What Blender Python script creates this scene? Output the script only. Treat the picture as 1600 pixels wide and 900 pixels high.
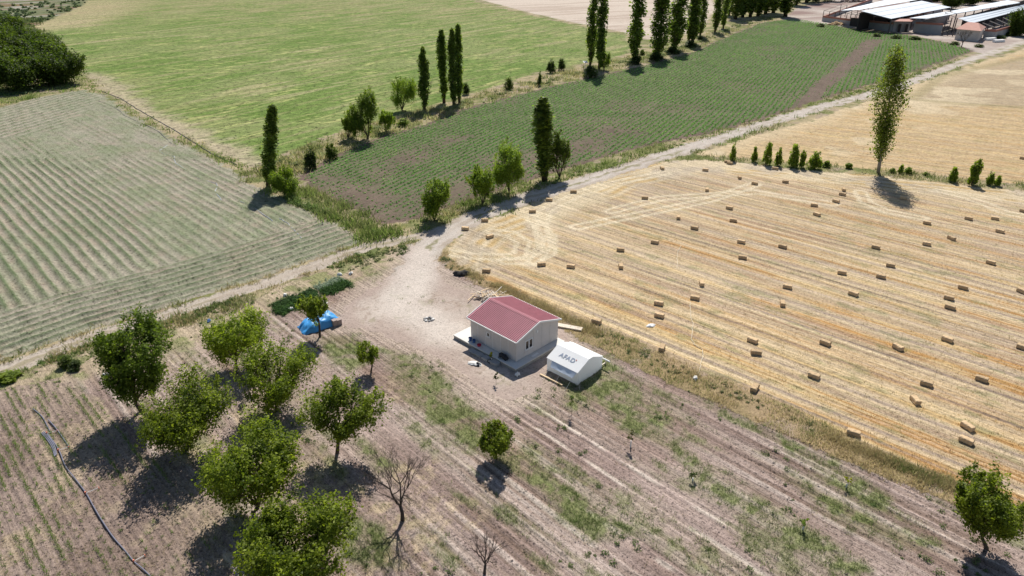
import bpy, math, random
import numpy as np
from mathutils import Vector

for o in list(bpy.data.objects):
    bpy.data.objects.remove(o, do_unlink=True)
scene = bpy.context.scene
COL = scene.collection
R = math.radians

# ------------------------------------------------------------------ camera, sky, sun
CAM_H, HFOV, PITCH = 40.0, 73.7, 27.0
SUN_EL, SUN_AZ = 50.0, 8.0            # azimuth clockwise from +Y (the viewing direction)
cd = bpy.data.cameras.new('camera')
cd.sensor_width = 36.0
cd.lens = 18.0 / math.tan(R(HFOV / 2))
cd.clip_start = 0.5
cd.clip_end = 12000
cam = bpy.data.objects.new('camera', cd)
COL.objects.link(cam)
cam.location = (0, 0, CAM_H)
cam.rotation_euler = (R(90 - PITCH), 0, 0)
scene.camera = cam

world = bpy.data.worlds.new('World')
scene.world = world
world.use_nodes = True
nt = world.node_tree
bg = nt.nodes.get('Background') or nt.nodes.new('ShaderNodeBackground')
sky = nt.nodes.new('ShaderNodeTexSky')
sky.sky_type = 'NISHITA'
sky.sun_disc = False
sky.sun_elevation = R(SUN_EL)
sky.sun_rotation = R(SUN_AZ)
sky.air_density = 1.0
sky.dust_density = 0.6
nt.links.new(sky.outputs[0], bg.inputs[0])
bg.inputs[1].default_value = 0.070

sd_ = bpy.data.lights.new('sun', 'SUN')
sd_.energy = 4.6
sd_.angle = R(0.53)
sd_.color = (1.0, 0.955, 0.88)
sun = bpy.data.objects.new('sun', sd_)
COL.objects.link(sun)
sdir = Vector((math.sin(R(SUN_AZ)) * math.cos(R(SUN_EL)), math.cos(R(SUN_AZ)) * math.cos(R(SUN_EL)), math.sin(R(SUN_EL))))
sun.rotation_euler = sdir.to_track_quat('Z', 'Y').to_euler()
sun.location = (0, 60, 120)

scene.view_settings.view_transform = 'Standard'
scene.view_settings.look = 'None'
scene.view_settings.gamma = 1.0
scene.view_settings.exposure = 0.44
scene.view_settings.use_curve_mapping = False
scene.render.engine = 'CYCLES'
scene.cycles.max_bounces = 6
scene.cycles.diffuse_bounces = 3
scene.cycles.transparent_max_bounces = 6

# ------------------------------------------------------------------ survey helper: a point of the ground seen at a given place
FPX = 800 / math.tan(R(HFOV / 2))
CP, SP = math.cos(R(PITCH)), math.sin(R(PITCH))
def G(x, y, z=0.0):
    u = (x - 800) / FPX
    v = (y - 450) / FPX
    dx, dy, dz = u, CP - v * SP, -SP - v * CP
    t = (CAM_H - z) / -dz
    return (t * dx, t * dy, z)
def depth_of(p):
    return p[1] * CP - (p[2] - CAM_H) * SP
def row_of(p):
    return 450 + FPX * (-(p[1] * SP + (p[2] - CAM_H) * CP)) / depth_of(p)
def rise(xb, yb, yt):
    b = G(xb, yb)
    lo, hi = 0.0, 70.0
    for _ in range(40):
        m = (lo + hi) / 2
        if row_of((b[0], b[1], m)) > yt: lo = m
        else: hi = m
    return lo
def span(xb, yb, wpx):
    return wpx * depth_of(G(xb, yb)) / FPX

# ------------------------------------------------------------------ numpy noise and polygon tools
def _h(ix, iy, seed):
    n = (ix.astype(np.int64) * 374761393 + iy.astype(np.int64) * 668265263 + seed * 1442695041) & 0x7fffffff
    n = ((n ^ (n >> 13)) * 1274126177) & 0x7fffffff
    n = (n ^ (n >> 16)) & 0x7fffffff
    return n / float(0x7fffffff)
def vn(x, y, seed=0):
    ix = np.floor(x); iy = np.floor(y)
    fx = x - ix; fy = y - iy
    fx = fx * fx * (3 - 2 * fx); fy = fy * fy * (3 - 2 * fy)
    a = _h(ix, iy, seed); b = _h(ix + 1, iy, seed); c = _h(ix, iy + 1, seed); d = _h(ix + 1, iy + 1, seed)
    return (a * (1 - fx) + b * fx) * (1 - fy) + (c * (1 - fx) + d * fx) * fy
def fbm(x, y, seed=0, o=4):
    s = 0; a = .5; t = 0
    for k in range(o):
        s = s + a * vn(x * 2 ** k + 17.3 * k, y * 2 ** k - 9.1 * k, seed + k * 31); t += a; a *= .5
    return s / t
def ss(a, b, x):
    t = np.clip((x - a) / (b - a), 0, 1)
    return t * t * (3 - 2 * t)
def gpoly(px):
    return np.array([G(*p)[:2] for p in px])
def seg_dist(x, y, P, closed=False):
    d = np.full(x.shape, 1e18)
    n = len(P)
    for i in range(n if closed else n - 1):
        ax, ay = P[i]; bx, by = P[(i + 1) % n]
        ex, ey = bx - ax, by - ay
        L = ex * ex + ey * ey + 1e-12
        t = np.clip(((x - ax) * ex + (y - ay) * ey) / L, 0, 1)
        d = np.minimum(d, (x - ax - t * ex) ** 2 + (y - ay - t * ey) ** 2)
    return np.sqrt(d)
def sdist(x, y, P):
    """signed distance, positive inside"""
    d = seg_dist(x, y, P, True)
    ins = np.zeros(x.shape, bool)
    n = len(P)
    for i in range(n):
        ax, ay = P[i]; bx, by = P[(i + 1) % n]
        c = ((ay > y) != (by > y))
        with np.errstate(divide='ignore', invalid='ignore'):
            xi = (bx - ax) * (y - ay) / (by - ay + 1e-18) + ax
        ins ^= c & (x < xi)
    return np.where(ins, d, -d)
def lin(c):
    c = np.asarray(c, float) / 255.0
    return np.where(c <= .04045, c / 12.92, ((c + .055) / 1.055) ** 2.4)
KEXP = 1.50
def S(r, g, b):
    return lin((r, g, b)) / KEXP
def mixc(a, b, t):
    t = np.asarray(t)[..., None]
    return a * (1 - t) + b * t

# ------------------------------------------------------------------ mesh helpers
def mesh_np(name, V, F, col=None, rc=None, smooth=False):
    V = np.asarray(V, np.float32); F = np.asarray(F, np.int32)
    me = bpy.data.meshes.new(name)
    n = len(V); m, k = F.shape
    me.vertices.add(n); me.vertices.foreach_set('co', V.ravel())
    me.loops.add(m * k); me.loops.foreach_set('vertex_index', F.ravel())
    me.polygons.add(m); me.polygons.foreach_set('loop_start', np.arange(0, m * k, k, dtype=np.int32))
    if smooth:
        me.polygons.foreach_set('use_smooth', np.ones(m, bool))
    if col is not None:
        a = me.attributes.new('Col', 'FLOAT_COLOR', 'POINT')
        c4 = np.ones((n, 4), np.float32); c4[:, :3] = col
        a.data.foreach_set('color', c4.ravel())
    if rc is not None:
        a = me.attributes.new('rc', 'FLOAT_VECTOR', 'POINT')
        a.data.foreach_set('vector', np.asarray(rc, np.float32).ravel())
    me.update(calc_edges=True)
    return me
def obj(name, me, mat=None, parent=None, loc=None, rotz=None):
    o = bpy.data.objects.new(name, me)
    COL.objects.link(o)
    if mat is not None and me is not None and len(me.materials) == 0:
        me.materials.append(mat)
    if parent is not None: o.parent = parent
    if loc is not None: o.location = loc
    if rotz is not None: o.rotation_euler = (0, 0, rotz)
    return o
def tag(o, label=None, cat=None, group=None, kind=None):
    if label: o['label'] = label
    if cat: o['category'] = cat
    if group: o['group'] = group
    if kind: o['kind'] = kind
    return o
def thing(name, label, cat, loc=(0, 0, 0), rotz=0.0, group=None):
    o = bpy.data.objects.new(name, None)
    COL.objects.link(o)
    o.empty_display_size = .3
    o.location = loc; o.rotation_euler = (0, 0, rotz)
    return tag(o, label, cat, group)
class MB:
    def __init__(s): s.v = []; s.f = []
    def poly(s, pts):
        b = len(s.v); s.v += [tuple(p) for p in pts]; s.f.append(tuple(range(b, b + len(pts)))); return s
    def box(s, x0, x1, y0, y1, z0, z1):
        b = len(s.v)
        s.v += [(x0, y0, z0), (x1, y0, z0), (x1, y1, z0), (x0, y1, z0), (x0, y0, z1), (x1, y0, z1), (x1, y1, z1), (x0, y1, z1)]
        s.f += [tuple(b + i for i in q) for q in ((3, 2, 1, 0), (4, 5, 6, 7), (0, 1, 5, 4), (1, 2, 6, 5), (2, 3, 7, 6), (3, 0, 4, 7))]
        return s
    def hexa(s, lo, hi):
        """lo and hi: four points each, same order"""
        b = len(s.v); s.v += [tuple(p) for p in lo] + [tuple(p) for p in hi]
        s.f += [tuple(b + i for i in q) for q in ((3, 2, 1, 0), (4, 5, 6, 7), (0, 1, 5, 4), (1, 2, 6, 5), (2, 3, 7, 6), (3, 0, 4, 7))]
        return s
    def prism(s, pts, off):
        """a flat polygon pushed along off"""
        n = len(pts); b = len(s.v); off = Vector(off)
        s.v += [tuple(p) for p in pts] + [tuple(Vector(p) + off) for p in pts]
        s.f.append(tuple(b + i for i in reversed(range(n)))); s.f.append(tuple(b + n + i for i in range(n)))
        for i in range(n):
            j = (i + 1) % n
            s.f.append((b + i, b + j, b + n + j, b + n + i))
        return s
    def tube(s, pts, r, k=6, cap=True):
        pts = [Vector(p) for p in pts]; n = len(pts)
        rs = r if isinstance(r, (list, tuple)) else [r] * n
        b = len(s.v)
        for i, p in enumerate(pts):
            d = (pts[min(i + 1, n - 1)] - pts[max(i - 1, 0)])
            if d.length < 1e-9: d = Vector((0, 0, 1))
            d.normalize()
            a = Vector((0, 0, 1)) if abs(d.z) < .9 else Vector((1, 0, 0))
            u = d.cross(a).normalized(); w = d.cross(u)
            for j in range(k):
                t = 2 * math.pi * j / k
                s.v.append(tuple(p + (u * math.cos(t) + w * math.sin(t)) * rs[i]))
        for i in range(n - 1):
            for j in range(k):
                a0 = b + i * k + j; a1 = b + i * k + (j + 1) % k
                s.f.append((a0, a1, a1 + k, a0 + k))
        if cap:
            s.f.append(tuple(b + j for j in reversed(range(k)))); s.f.append(tuple(b + (n - 1) * k + j for j in range(k)))
        return s
    def mesh(s, name, smooth=False):
        me = bpy.data.meshes.new(name)
        me.from_pydata(s.v, [], s.f)
        if smooth: me.polygons.foreach_set('use_smooth', np.ones(len(me.polygons), bool))
        me.update()
        return me
    def build(s, name, mat, parent=None, loc=None, rotz=None, smooth=False):
        return obj(name, s.mesh(name, smooth), mat, parent, loc, rotz)

# ------------------------------------------------------------------ materials
def new_mat(name):
    m = bpy.data.materials.new(name); m.use_nodes = True
    n = m.node_tree; p = n.nodes['Principled BSDF']
    p.inputs['Roughness'].default_value = .9
    p.inputs['Specular IOR Level'].default_value = .25
    return m, n, p
def MATH(n, op, a, b=None, c=None):
    k = n.nodes.new('ShaderNodeMath'); k.operation = op
    for i, v in enumerate((a, b, c)):
        if v is None: continue
        if isinstance(v, (int, float)): k.inputs[i].default_value = v
        else: n.links.new(v, k.inputs[i])
    return k.outputs[0]
def NOISE(n, vec, scale, detail=3, rough=.55):
    k = n.nodes.new('ShaderNodeTexNoise'); k.inputs['Scale'].default_value = scale
    k.inputs['Detail'].default_value = detail; k.inputs['Roughness'].default_value = rough
    if vec is not None: n.links.new(vec, k.inputs['Vector'])
    return k.outputs['Fac']
def SCALEV(n, vec, s):
    k = n.nodes.new('ShaderNodeVectorMath'); k.operation = 'MULTIPLY'
    n.links.new(vec, k.inputs[0]); k.inputs[1].default_value = s
    return k.outputs[0]
def TINT(n, colsock, fac):
    k = n.nodes.new('ShaderNodeVectorMath'); k.operation = 'SCALE'
    n.links.new(colsock, k.inputs[0]); n.links.new(fac, k.inputs['Scale'])
    return k.outputs[0]
def ground_mat(name, a_big=.25, a_mid=.5, a_fine=.6, a_str=.5, bump=.06, streak=(.5, 5.0), a_long=.0, long=(.03, 2.2), speck=.6, spk=5.0):
    """soil and grass: colour from the painted albedo, broken up by grain and by streaks along the rows"""
    m, n, p = new_mat(name)
    at = n.nodes.new('ShaderNodeAttribute'); at.attribute_name = 'Col'
    rc = n.nodes.new('ShaderNodeAttribute'); rc.attribute_name = 'rc'
    geo = n.nodes.new('ShaderNodeNewGeometry')
    b = NOISE(n, geo.outputs['Position'], .45, 4)
    md = NOISE(n, geo.outputs['Position'], 2.6, 5, .65)
    fi = NOISE(n, geo.outputs['Position'], 13., 4, .7)
    st = NOISE(n, SCALEV(n, rc.outputs['Vector'], (streak[0], streak[1], 1)), 1.0, 5, .65)
    f = MATH(n, 'MULTIPLY_ADD', MATH(n, 'SUBTRACT', b, .5), a_big * 1.9, 1.0)
    f = MATH(n, 'MULTIPLY_ADD', MATH(n, 'SUBTRACT', md, .5), a_mid * 1.9, f)
    f = MATH(n, 'MULTIPLY_ADD', MATH(n, 'SUBTRACT', fi, .5), a_fine * 1.9, f)
    f = MATH(n, 'MULTIPLY_ADD', MATH(n, 'SUBTRACT', st, .5), a_str * 1.9, f)
    lo = NOISE(n, SCALEV(n, rc.outputs['Vector'], (long[0], long[1], 1)), 1.0, 4, .75)
    f = MATH(n, 'MULTIPLY_ADD', MATH(n, 'SUBTRACT', lo, .5), a_long * 1.9, f)
    gr = NOISE(n, geo.outputs['Position'], 38., 2, .6)
    f = MATH(n, 'MULTIPLY_ADD', MATH(n, 'SUBTRACT', gr, .5), a_fine * 1.2, f)
    sp = NOISE(n, geo.outputs['Position'], spk, 6, .75)
    dk = MATH(n, 'MULTIPLY', MATH(n, 'MAXIMUM', MATH(n, 'SUBTRACT', .45, sp), 0.0), speck * 12.0)  # dark grain specks, also standing in for small shadows between clods
    lt = MATH(n, 'MULTIPLY', MATH(n, 'MAXIMUM', MATH(n, 'SUBTRACT', sp, .58), 0.0), speck * 8.0)
    f = MATH(n, 'ADD', MATH(n, 'SUBTRACT', f, dk), lt)
    f = MATH(n, 'MAXIMUM', f, .22)
    n.links.new(TINT(n, at.outputs['Color'], f), p.inputs['Base Color'])
    hgt = MATH(n, 'ADD', MATH(n, 'MULTIPLY', md, .6), MATH(n, 'ADD', MATH(n, 'MULTIPLY', fi, .35), MATH(n, 'ADD', MATH(n, 'MULTIPLY', st, .5), MATH(n, 'MULTIPLY', lo, a_long * 1.2))))
    bp = n.nodes.new('ShaderNodeBump'); bp.inputs['Strength'].default_value = .9; bp.inputs['Distance'].default_value = bump
    n.links.new(hgt, bp.inputs['Height']); n.links.new(bp.outputs[0], p.inputs['Normal'])
    p.inputs['Roughness'].default_value = 1.0; p.inputs['Specular IOR Level'].default_value = .08
    return m
def solid_mat(name, rgb, rough=.8, spec=.3, var=.25, scale=3.0, metal=0.0, bump=0.0, fine=None, rnd=0.0):
    """plain painted or natural surface with uneven tone and grime"""
    m, n, p = new_mat(name)
    tc = n.nodes.new('ShaderNodeTexCoord')
    a = NOISE(n, tc.outputs['Object'], scale, 5, .6)
    b = NOISE(n, tc.outputs['Object'], fine or scale * 6, 3, .6)
    f = MATH(n, 'MULTIPLY_ADD', MATH(n, 'SUBTRACT', a, .5), var * 2, 1.0)
    f = MATH(n, 'MULTIPLY_ADD', MATH(n, 'SUBTRACT', b, .5), var, f)
    if rnd:
        oi = n.nodes.new('ShaderNodeObjectInfo'); f = MATH(n, 'MULTIPLY', f, MATH(n, 'MULTIPLY_ADD', oi.outputs['Random'], rnd, 1 - rnd * .5))
    rgbn = n.nodes.new('ShaderNodeRGB'); rgbn.outputs[0].default_value = (*rgb, 1)
    n.links.new(TINT(n, rgbn.outputs[0], f), p.inputs['Base Color'])
    p.inputs['Roughness'].default_value = rough; p.inputs['Specular IOR Level'].default_value = spec
    p.inputs['Metallic'].default_value = metal
    if bump:
        bp = n.nodes.new('ShaderNodeBump'); bp.inputs['Distance'].default_value = bump
        n.links.new(b, bp.inputs['Height']); n.links.new(bp.outputs[0], p.inputs['Normal'])
    return m
def leaf_mat(name, trans=.35, gloss=.35, tint=(1, 1, 1)):
    m, n, p = new_mat(name)
    at = n.nodes.new('ShaderNodeAttribute'); at.attribute_name = 'Col'
    info = n.nodes.new('ShaderNodeObjectInfo')
    f = MATH(n, 'MULTIPLY_ADD', info.outputs['Random'], .3, .85)
    c = TINT(n, at.outputs['Color'], f)
    n.links.new(c, p.inputs['Base Color'])
    p.inputs['Roughness'].default_value = .55; p.inputs['Specular IOR Level'].default_value = gloss
    tr = n.nodes.new('ShaderNodeBsdfTranslucent')
    k = n.nodes.new('ShaderNodeVectorMath'); k.operation = 'MULTIPLY'
    n.links.new(c, k.inputs[0]); k.inputs[1].default_value = (1.5 * tint[0], 1.6 * tint[1], .6 * tint[2])
    n.links.new(k.outputs[0], tr.inputs[0])
    mx = n.nodes.new('ShaderNodeMixShader'); mx.inputs[0].default_value = trans
    out = n.nodes['Material Output']
    n.links.new(p.outputs[0], mx.inputs[1]); n.links.new(tr.outputs[0], mx.inputs[2]); n.links.new(mx.outputs[0], out.inputs[0])
    return m

# ================================================================== GROUND
rng = np.random.default_rng(7)
random.seed(7)
PX = dict(
 hay=[(-260, 205), (0, 169), (60, 152), (130, 140), (163, 150), (225, 192), (300, 232), (350, 258), (395, 292), (440, 309), (500, 338), (560, 367), (562, 378), (430, 427), (300, 468), (150, 513), (0, 563), (-260, 650)],
 meadow=[(52, 42), (128, 9), (160, -22), (700, -22), (745, 3), (820, 22), (900, 40), (975, 55), (985, 75), (975, 86), (920, 97), (840, 113), (760, 140), (720, 150), (650, 172), (600, 188), (545, 200), (500, 216), (450, 238), (400, 262), (370, 252), (300, 221), (225, 184), (168, 144), (132, 118), (120, 90), (90, 60)],
 pale=[(705, -24), (1100, -24), (1120, 15), (1090, 46), (1060, 57), (1010, 62), (978, 51), (900, 36), (820, 18), (745, -2)],
 crop=[(468, 280), (485, 264), (540, 235), (600, 212), (660, 195), (720, 172), (800, 150), (850, 137), (920, 122), (1000, 103), (1080, 82), (1140, 55), (1190, 35), (1240, 29), (1300, 38), (1345, 48), (1420, 55), (1490, 68), (1522, 80), (1480, 95), (1400, 122), (1300, 150), (1220, 178), (1150, 198), (1080, 214), (1000, 231), (940, 247), (890, 262), (800, 290), (740, 310), (660, 340), (600, 352), (575, 337), (520, 312)],
 stub=[(697, 400), (704, 382), (735, 354), (800, 331), (870, 303), (960, 274), (1040, 253), (1090, 249), (1140, 253), (1270, 266), (1380, 276), (1600, 299), (2300, 380), (2400, 1100), (1800, 880), (1600, 797), (1500, 752), (1400, 713), (1300, 668), (1200, 622), (1100, 580), (1000, 536), (880, 486), (800, 452), (740, 430)],
 stub2=[(1085, 242), (1140, 224), (1250, 192), (1330, 167), (1430, 132), (1530, 99), (1600, 76), (1900, 0), (2300, -10), (2300, 360), (1600, 288), (1380, 266), (1270, 257), (1140, 246)],
 orch=[(-400, 720), (0, 592), (150, 545), (280, 512), (380, 482), (430, 447), (540, 412), (620, 388), (650, 386), (690, 410), (740, 440), (800, 470), (890, 520), (980, 568), (1100, 622), (1200, 667), (1300, 712), (1400, 752), (1500, 792), (1600, 832), (1900, 950), (2000, 1500), (-1000, 1500)],
 yard=[(640, 384), (668, 384), (684, 412), (696, 440), (745, 462), (800, 478), (885, 512), (900, 545), (850, 580), (845, 606), (800, 622), (760, 616), (735, 596), (690, 562), (640, 540), (580, 516), (535, 506), (545, 476), (575, 452), (615, 428), (632, 400)],
 tilled=[(-500, 800), (-100, 640), (10, 606), (90, 592), (160, 628), (215, 700), (262, 725), (345, 790), (350, 900), (380, 1500), (-1000, 1500)],
 farm=[(1222, 31), (1245, 12), (1330, -6), (1380, -8), (1600, -24), (2000, -24), (1800, 10), (1600, 60), (1535, 86), (1495, 69), (1420, 54), (1345, 46), (1290, 38)],
)
PW = {k: gpoly(v) for k, v in PX.items()}
ROAD = gpoly([(1900, -10), (1600, 65), (1530, 89), (1480, 106), (1400, 136), (1300, 163), (1200, 192), (1100, 225), (1040, 243), (960, 268), (860, 298), (800, 318), (745, 338), (705, 358), (676, 382), (655, 408), (636, 428)])
TRACK = gpoly([(700, 358), (650, 369), (600, 382), (575, 385), (430, 437), (300, 479), (150, 524), (0, 580), (-250, 675)])
ZN = ['ground', 'meadow', 'pale_field', 'crop_field', 'hay_field', 'stubble_field', 'far_stubble_field', 'orchard_soil', 'yard', 'tilled_soil', 'farmyard', 'dirt_road', 'field_track']
def frame(x, y, az):
    a = R(az)
    return x * math.sin(a) + y * math.cos(a), x * math.cos(a) - y * math.sin(a)
AZF, AZC, AZS, AZT = -43.5, 27.5, -47.0, 44.5
HAYSTR = gpoly([(-200, 205), (-20, 205), (60, 232), (180, 300), (250, 392), (160, 430), (100, 452), (0, 505), (-220, 560)])
HAYTOP = gpoly([(-260, 200), (0, 166), (125, 138), (160, 152), (90, 205), (0, 216), (-260, 240)])
BAREC = [(gpoly([(470, 280), (520, 262), (560, 290), (640, 320), (700, 318), (700, 330), (600, 355), (560, 330)]), 6.0),
         (gpoly([(640, 318), (700, 275), (860, 225), (960, 190), (985, 205), (900, 250), (800, 285)]), 7.0),
         (gpoly([(560, 265), (640, 240), (700, 215), (730, 215), (650, 262), (590, 285)]), 5.0)]
STRIP = gpoly([(1352, 62), (1382, 62), (1275, 160), (1228, 172)])
def furrow_amp(x, y, sy):
    eb = seg_dist(x, y, gpoly([(640, 388), (540, 412), (430, 447), (300, 505), (150, 545), (0, 592)]))
    return ss(2.0, 8.0, eb) * ss(0, 3.0, -sy) * (0.35 + .65 * ss(.35, .6, fbm(x * .07, y * .07, 91, 3)))
WEEDS = [gpoly(p) for p in (
    [(595, 545), (650, 555), (760, 650), (700, 660), (640, 620)],
    [(640, 590), (700, 640), (760, 690), (735, 690), (660, 640)],
    [(905, 545), (960, 565), (975, 600), (900, 640), (880, 625)],
    [(1225, 695), (1300, 720), (1385, 780), (1360, 785), (1280, 735)],
    [(1240, 745), (1330, 800), (1460, 850), (1400, 850), (1300, 810)],
    [(1060, 690), (1100, 740), (1220, 800), (1350, 890), (1310, 895), (1180, 810), (1090, 760)],
    [(840, 750), (890, 770), (970, 830), (930, 840), (870, 800)],
    [(500, 530), (560, 520), (580, 560), (540, 580)],
    [(520, 800), (600, 830), (610, 880), (540, 870)],
    [(960, 630), (1040, 660), (1030, 690), (960, 660)],
    [(560, 690), (620, 730), (590, 740)])]
def weed_mask(x, y):
    l, c = frame(x, y, AZF)
    m = np.zeros(x.shape)
    for P in WEEDS:
        m = np.maximum(m, ss(-1.2, 1.0, sdist(x, y, P)))
    band = ss(.52, .72, fbm(l * .10, c * .55, 44, 4))
    m = np.clip(m * 1.15 + band * .5, 0, 1)
    spot = ss(.42, .66, fbm(x * .9, y * .9, 45, 3))
    return m * (.3 + .7 * spot)
HEAD = gpoly([(697, 400), (704, 382), (735, 354), (800, 331), (870, 303), (960, 274), (1040, 253), (1090, 249), (1140, 253), (1270, 266), (1380, 276), (1600, 299), (2300, 380)])
SWIRL = [gpoly(p) for p in (
    [(790, 408), (830, 408), (858, 395), (857, 370), (840, 350), (830, 340)],
    [(835, 410), (850, 385), (846, 362), (850, 330), (900, 305), (960, 285), (1040, 270)],
    [(705, 395), (740, 400), (790, 402), (812, 398), (818, 380), (800, 365), (770, 362)],
    [(955, 330), (1030, 310), (1100, 305), (1180, 300), (1300, 318)],
    [(900, 355), (1000, 335), (1110, 312), (1180, 288)],
    [(1345, 300), (1352, 315), (1385, 330), (1440, 340)],
    [(1470, 298), (1500, 305), (1540, 318), (1570, 332), (1600, 338)])]

def ground_eval(x, y):
    n = x.shape
    dist = np.hypot(x, y)
    # ragged field edges
    w = np.clip(dist / 110, .35, 2.0)
    wx = x + w * 1.3 * (fbm(x * .35, y * .35, 3, 3) - .5) + w * .8 * (vn(x * 2.1, y * 2.1, 5) - .5)
    wy = y + w * 1.3 * (fbm(x * .35, y * .35, 4, 3) - .5) + w * .8 * (vn(x * 2.1, y * 2.1, 6) - .5)
    zone = np.zeros(n, np.int8)
    sds = {}
    for k, key in ((1, 'meadow'), (2, 'pale'), (3, 'crop'), (4, 'hay'), (5, 'stub'), (6, 'stub2'), (7, 'orch'), (10, 'farm')):
        s = sdist(wx, wy, PW[key]); sds[key] = s
        zone[s > 0] = k
    sy = sdist(wx + 1.5 * (fbm(x * .3, y * .3, 8, 3) - .5), wy + 1.5 * (fbm(x * .3, y * .3, 9, 3) - .5), PW['yard'])
    st = sdist(wx, wy, PW['tilled'])
    zone[(zone == 7) & (st > 0)] = 9
    zone[(sy > 0) & ((zone == 7) | (zone == 0))] = 8
    rd = seg_dist(wx, wy, ROAD); rt = seg_dist(wx, wy, TRACK)
    rdw = 2.2 + .5 * (fbm(x * .2, y * .2, 12, 2) - .5)
    zone[(rd < rdw) & (zone != 8)] = 11
    zone[(rt < 1.35) & (zone != 8) & (zone != 11)] = 12
    zone[(zone == 10) & (rd < 1.0)] = 10
    col = np.zeros(n + (3,)); h = np.zeros(n); rc = np.zeros(n + (3,))
    N1 = fbm(x * .22, y * .22, 21, 4); N2 = fbm(x * 1.1, y * 1.1, 22, 3); N3 = vn(x * 3.1, y * 3.1, 23)
    def sel(k): return zone == k
    def put(k, az, fn):
        m = sel(k)
        if not m.any(): return
        X, Y = x[m], y[m]
        l, c = frame(X, Y, az)
        rc[m] = np.stack([l, c, 0 * l], -1)
        cc, hh = fn(X, Y, l, c, m)
        col[m] = cc; h[m] = hh
    # verges: dry grass, green weeds, bare earth
    def f0(X, Y, l, c, m):
        a = fbm(X * .16, Y * .16, 31, 4); b = fbm(X * .8, Y * .8, 32, 3)
        q = mixc(S(186, 170, 136), S(136, 138, 88), ss(.42, .62, a))
        q = mixc(q, S(110, 124, 74), ss(.55, .75, b) * .7)
        da = seg_dist(X, Y, PW['stub'][10:] if False else gpoly([(690, 405), (800, 461), (990, 552), (1200, 645), (1400, 732), (1600, 815)]))
        q = mixc(q, S(176, 150, 118), (1 - ss(1.5, 4, da)) * .75)
        q = mixc(q, S(182, 162, 144), ss(.6, .7, fbm(X * .4, Y * .4, 33, 3)) * .7)
        far = ss(250, 330, Y) * ss(-120, -170, X)
        q = mixc(q, S(96, 112, 78), far * .7)
        q = mixc(q, S(205, 195, 190), far * .6 * ss(.52, .68, fbm(l * .05, c * .12, 34, 5)))
        q = mixc(q, S(150, 106, 86), far * .6 * ss(.54, .68, fbm(l * .05 + 9, c * .12, 35, 5)))
        return q, .10 * (b - .4) + .06 * (a - .5)
    put(0, AZT, f0)
    def f1(X, Y, l, c, m):
        a = fbm(X * .05, Y * .05, 36, 4)
        stt = fbm(l * .05, c * .75, 37, 5); s2 = fbm(l * .06 + 3, c * 1.1, 38, 3)
        q = mixc(S(120, 142, 74), S(138, 150, 92), ss(.38, .62, a))
        q = mixc(q, S(164, 158, 112), ss(.52, .68, stt) * .55)
        q = mixc(q, S(100, 128, 52), ss(.55, .7, fbm(l * .07, c * .5, 39, 5)) * .5)
        q = mixc(q, S(198, 196, 130), ss(.60, .72, fbm(l * .16, c * 1.3, 38, 4)) * ss(.4, .6, vn(l * .08, c * .2, 40)) * .65)
        q = mixc(q, S(190, 176, 138), ss(.62, .74, fbm(l * .03, c * .25, 41, 5)) * .5)
        e = sds['meadow'][m]
        dl = seg_dist(X, Y, gpoly([(400, 262), (370, 252), (300, 221), (225, 184), (168, 144), (132, 118)]))
        q = mixc(q, S(192, 176, 150), (1 - ss(1.5, 9, dl + 9 * (fbm(X * .3, Y * .3, 42, 5) - .5))) * .85)
        dt = seg_dist(X, Y, gpoly([(52, 42), (100, 30), (150, 12), (165, 4)]))
        q = mixc(q, S(200, 180, 146), (1 - ss(6, 42, dt + 26 * (fbm(l * .05, c * .30, 43, 5) - .5))) * .8 * (.55 + .45 * ss(.35, .6, stt)))
        q = mixc(q, S(170, 158, 118), ss(360, 480, Y) * ss(.45, .6, stt) * .7)
        return q, .05 * (fbm(X * .6, Y * .6, 46, 2) - .5)
    put(1, 33.5, f1)
    def f2(X, Y, l, c, m):
        q = mixc(S(216, 200, 184), S(200, 182, 166), ss(.45, .6, fbm(l * .02, c * .12, 47, 4)))
        q = mixc(q, S(228, 214, 198), ss(.55, .7, fbm(l * .01, c * .3, 48, 3)) * .6)
        return q, 0 * X
    put(2, 62, f2)
    def f3(X, Y, l, c, m):
        b = np.zeros(X.shape)
        for P, wd in BAREC:
            b = np.maximum(b, ss(-wd, wd, sdist(X, Y, P) + wd * 2.2 * (fbm(X * .13, Y * .13, 49, 4) - .5)) * .85)
        b = np.maximum(b, ss(.60, .70, fbm(X * .06, Y * .06, 50, 4)) * .35)
        e = sds['crop'][m]
        b = np.maximum(b, 1 - ss(.6, 2.6, e + 1.5 * (fbm(X * .3, Y * .3, 51, 2) - .5)))
        b = np.maximum(b, ss(-1.2, 1.2, sdist(X, Y, STRIP) + 2.0 * (fbm(X * .2, Y * .2, 199, 4) - .5)) * .88)
        row = .5 + .5 * np.cos(2 * math.pi * c / 1.3)
        soil = mixc(S(114, 96, 88), S(138, 119, 108), N1[m])
        gre = mixc(S(80, 120, 58), S(102, 140, 72), fbm(X * .3, Y * .3, 52, 3))
        amt = (1 - b) * (.14 + .8 * row * (.6 + .4 * N2[m]))
        return mixc(soil, gre, amt), .06 * row * (1 - .7 * b)
    put(3, AZC, f3)
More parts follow.
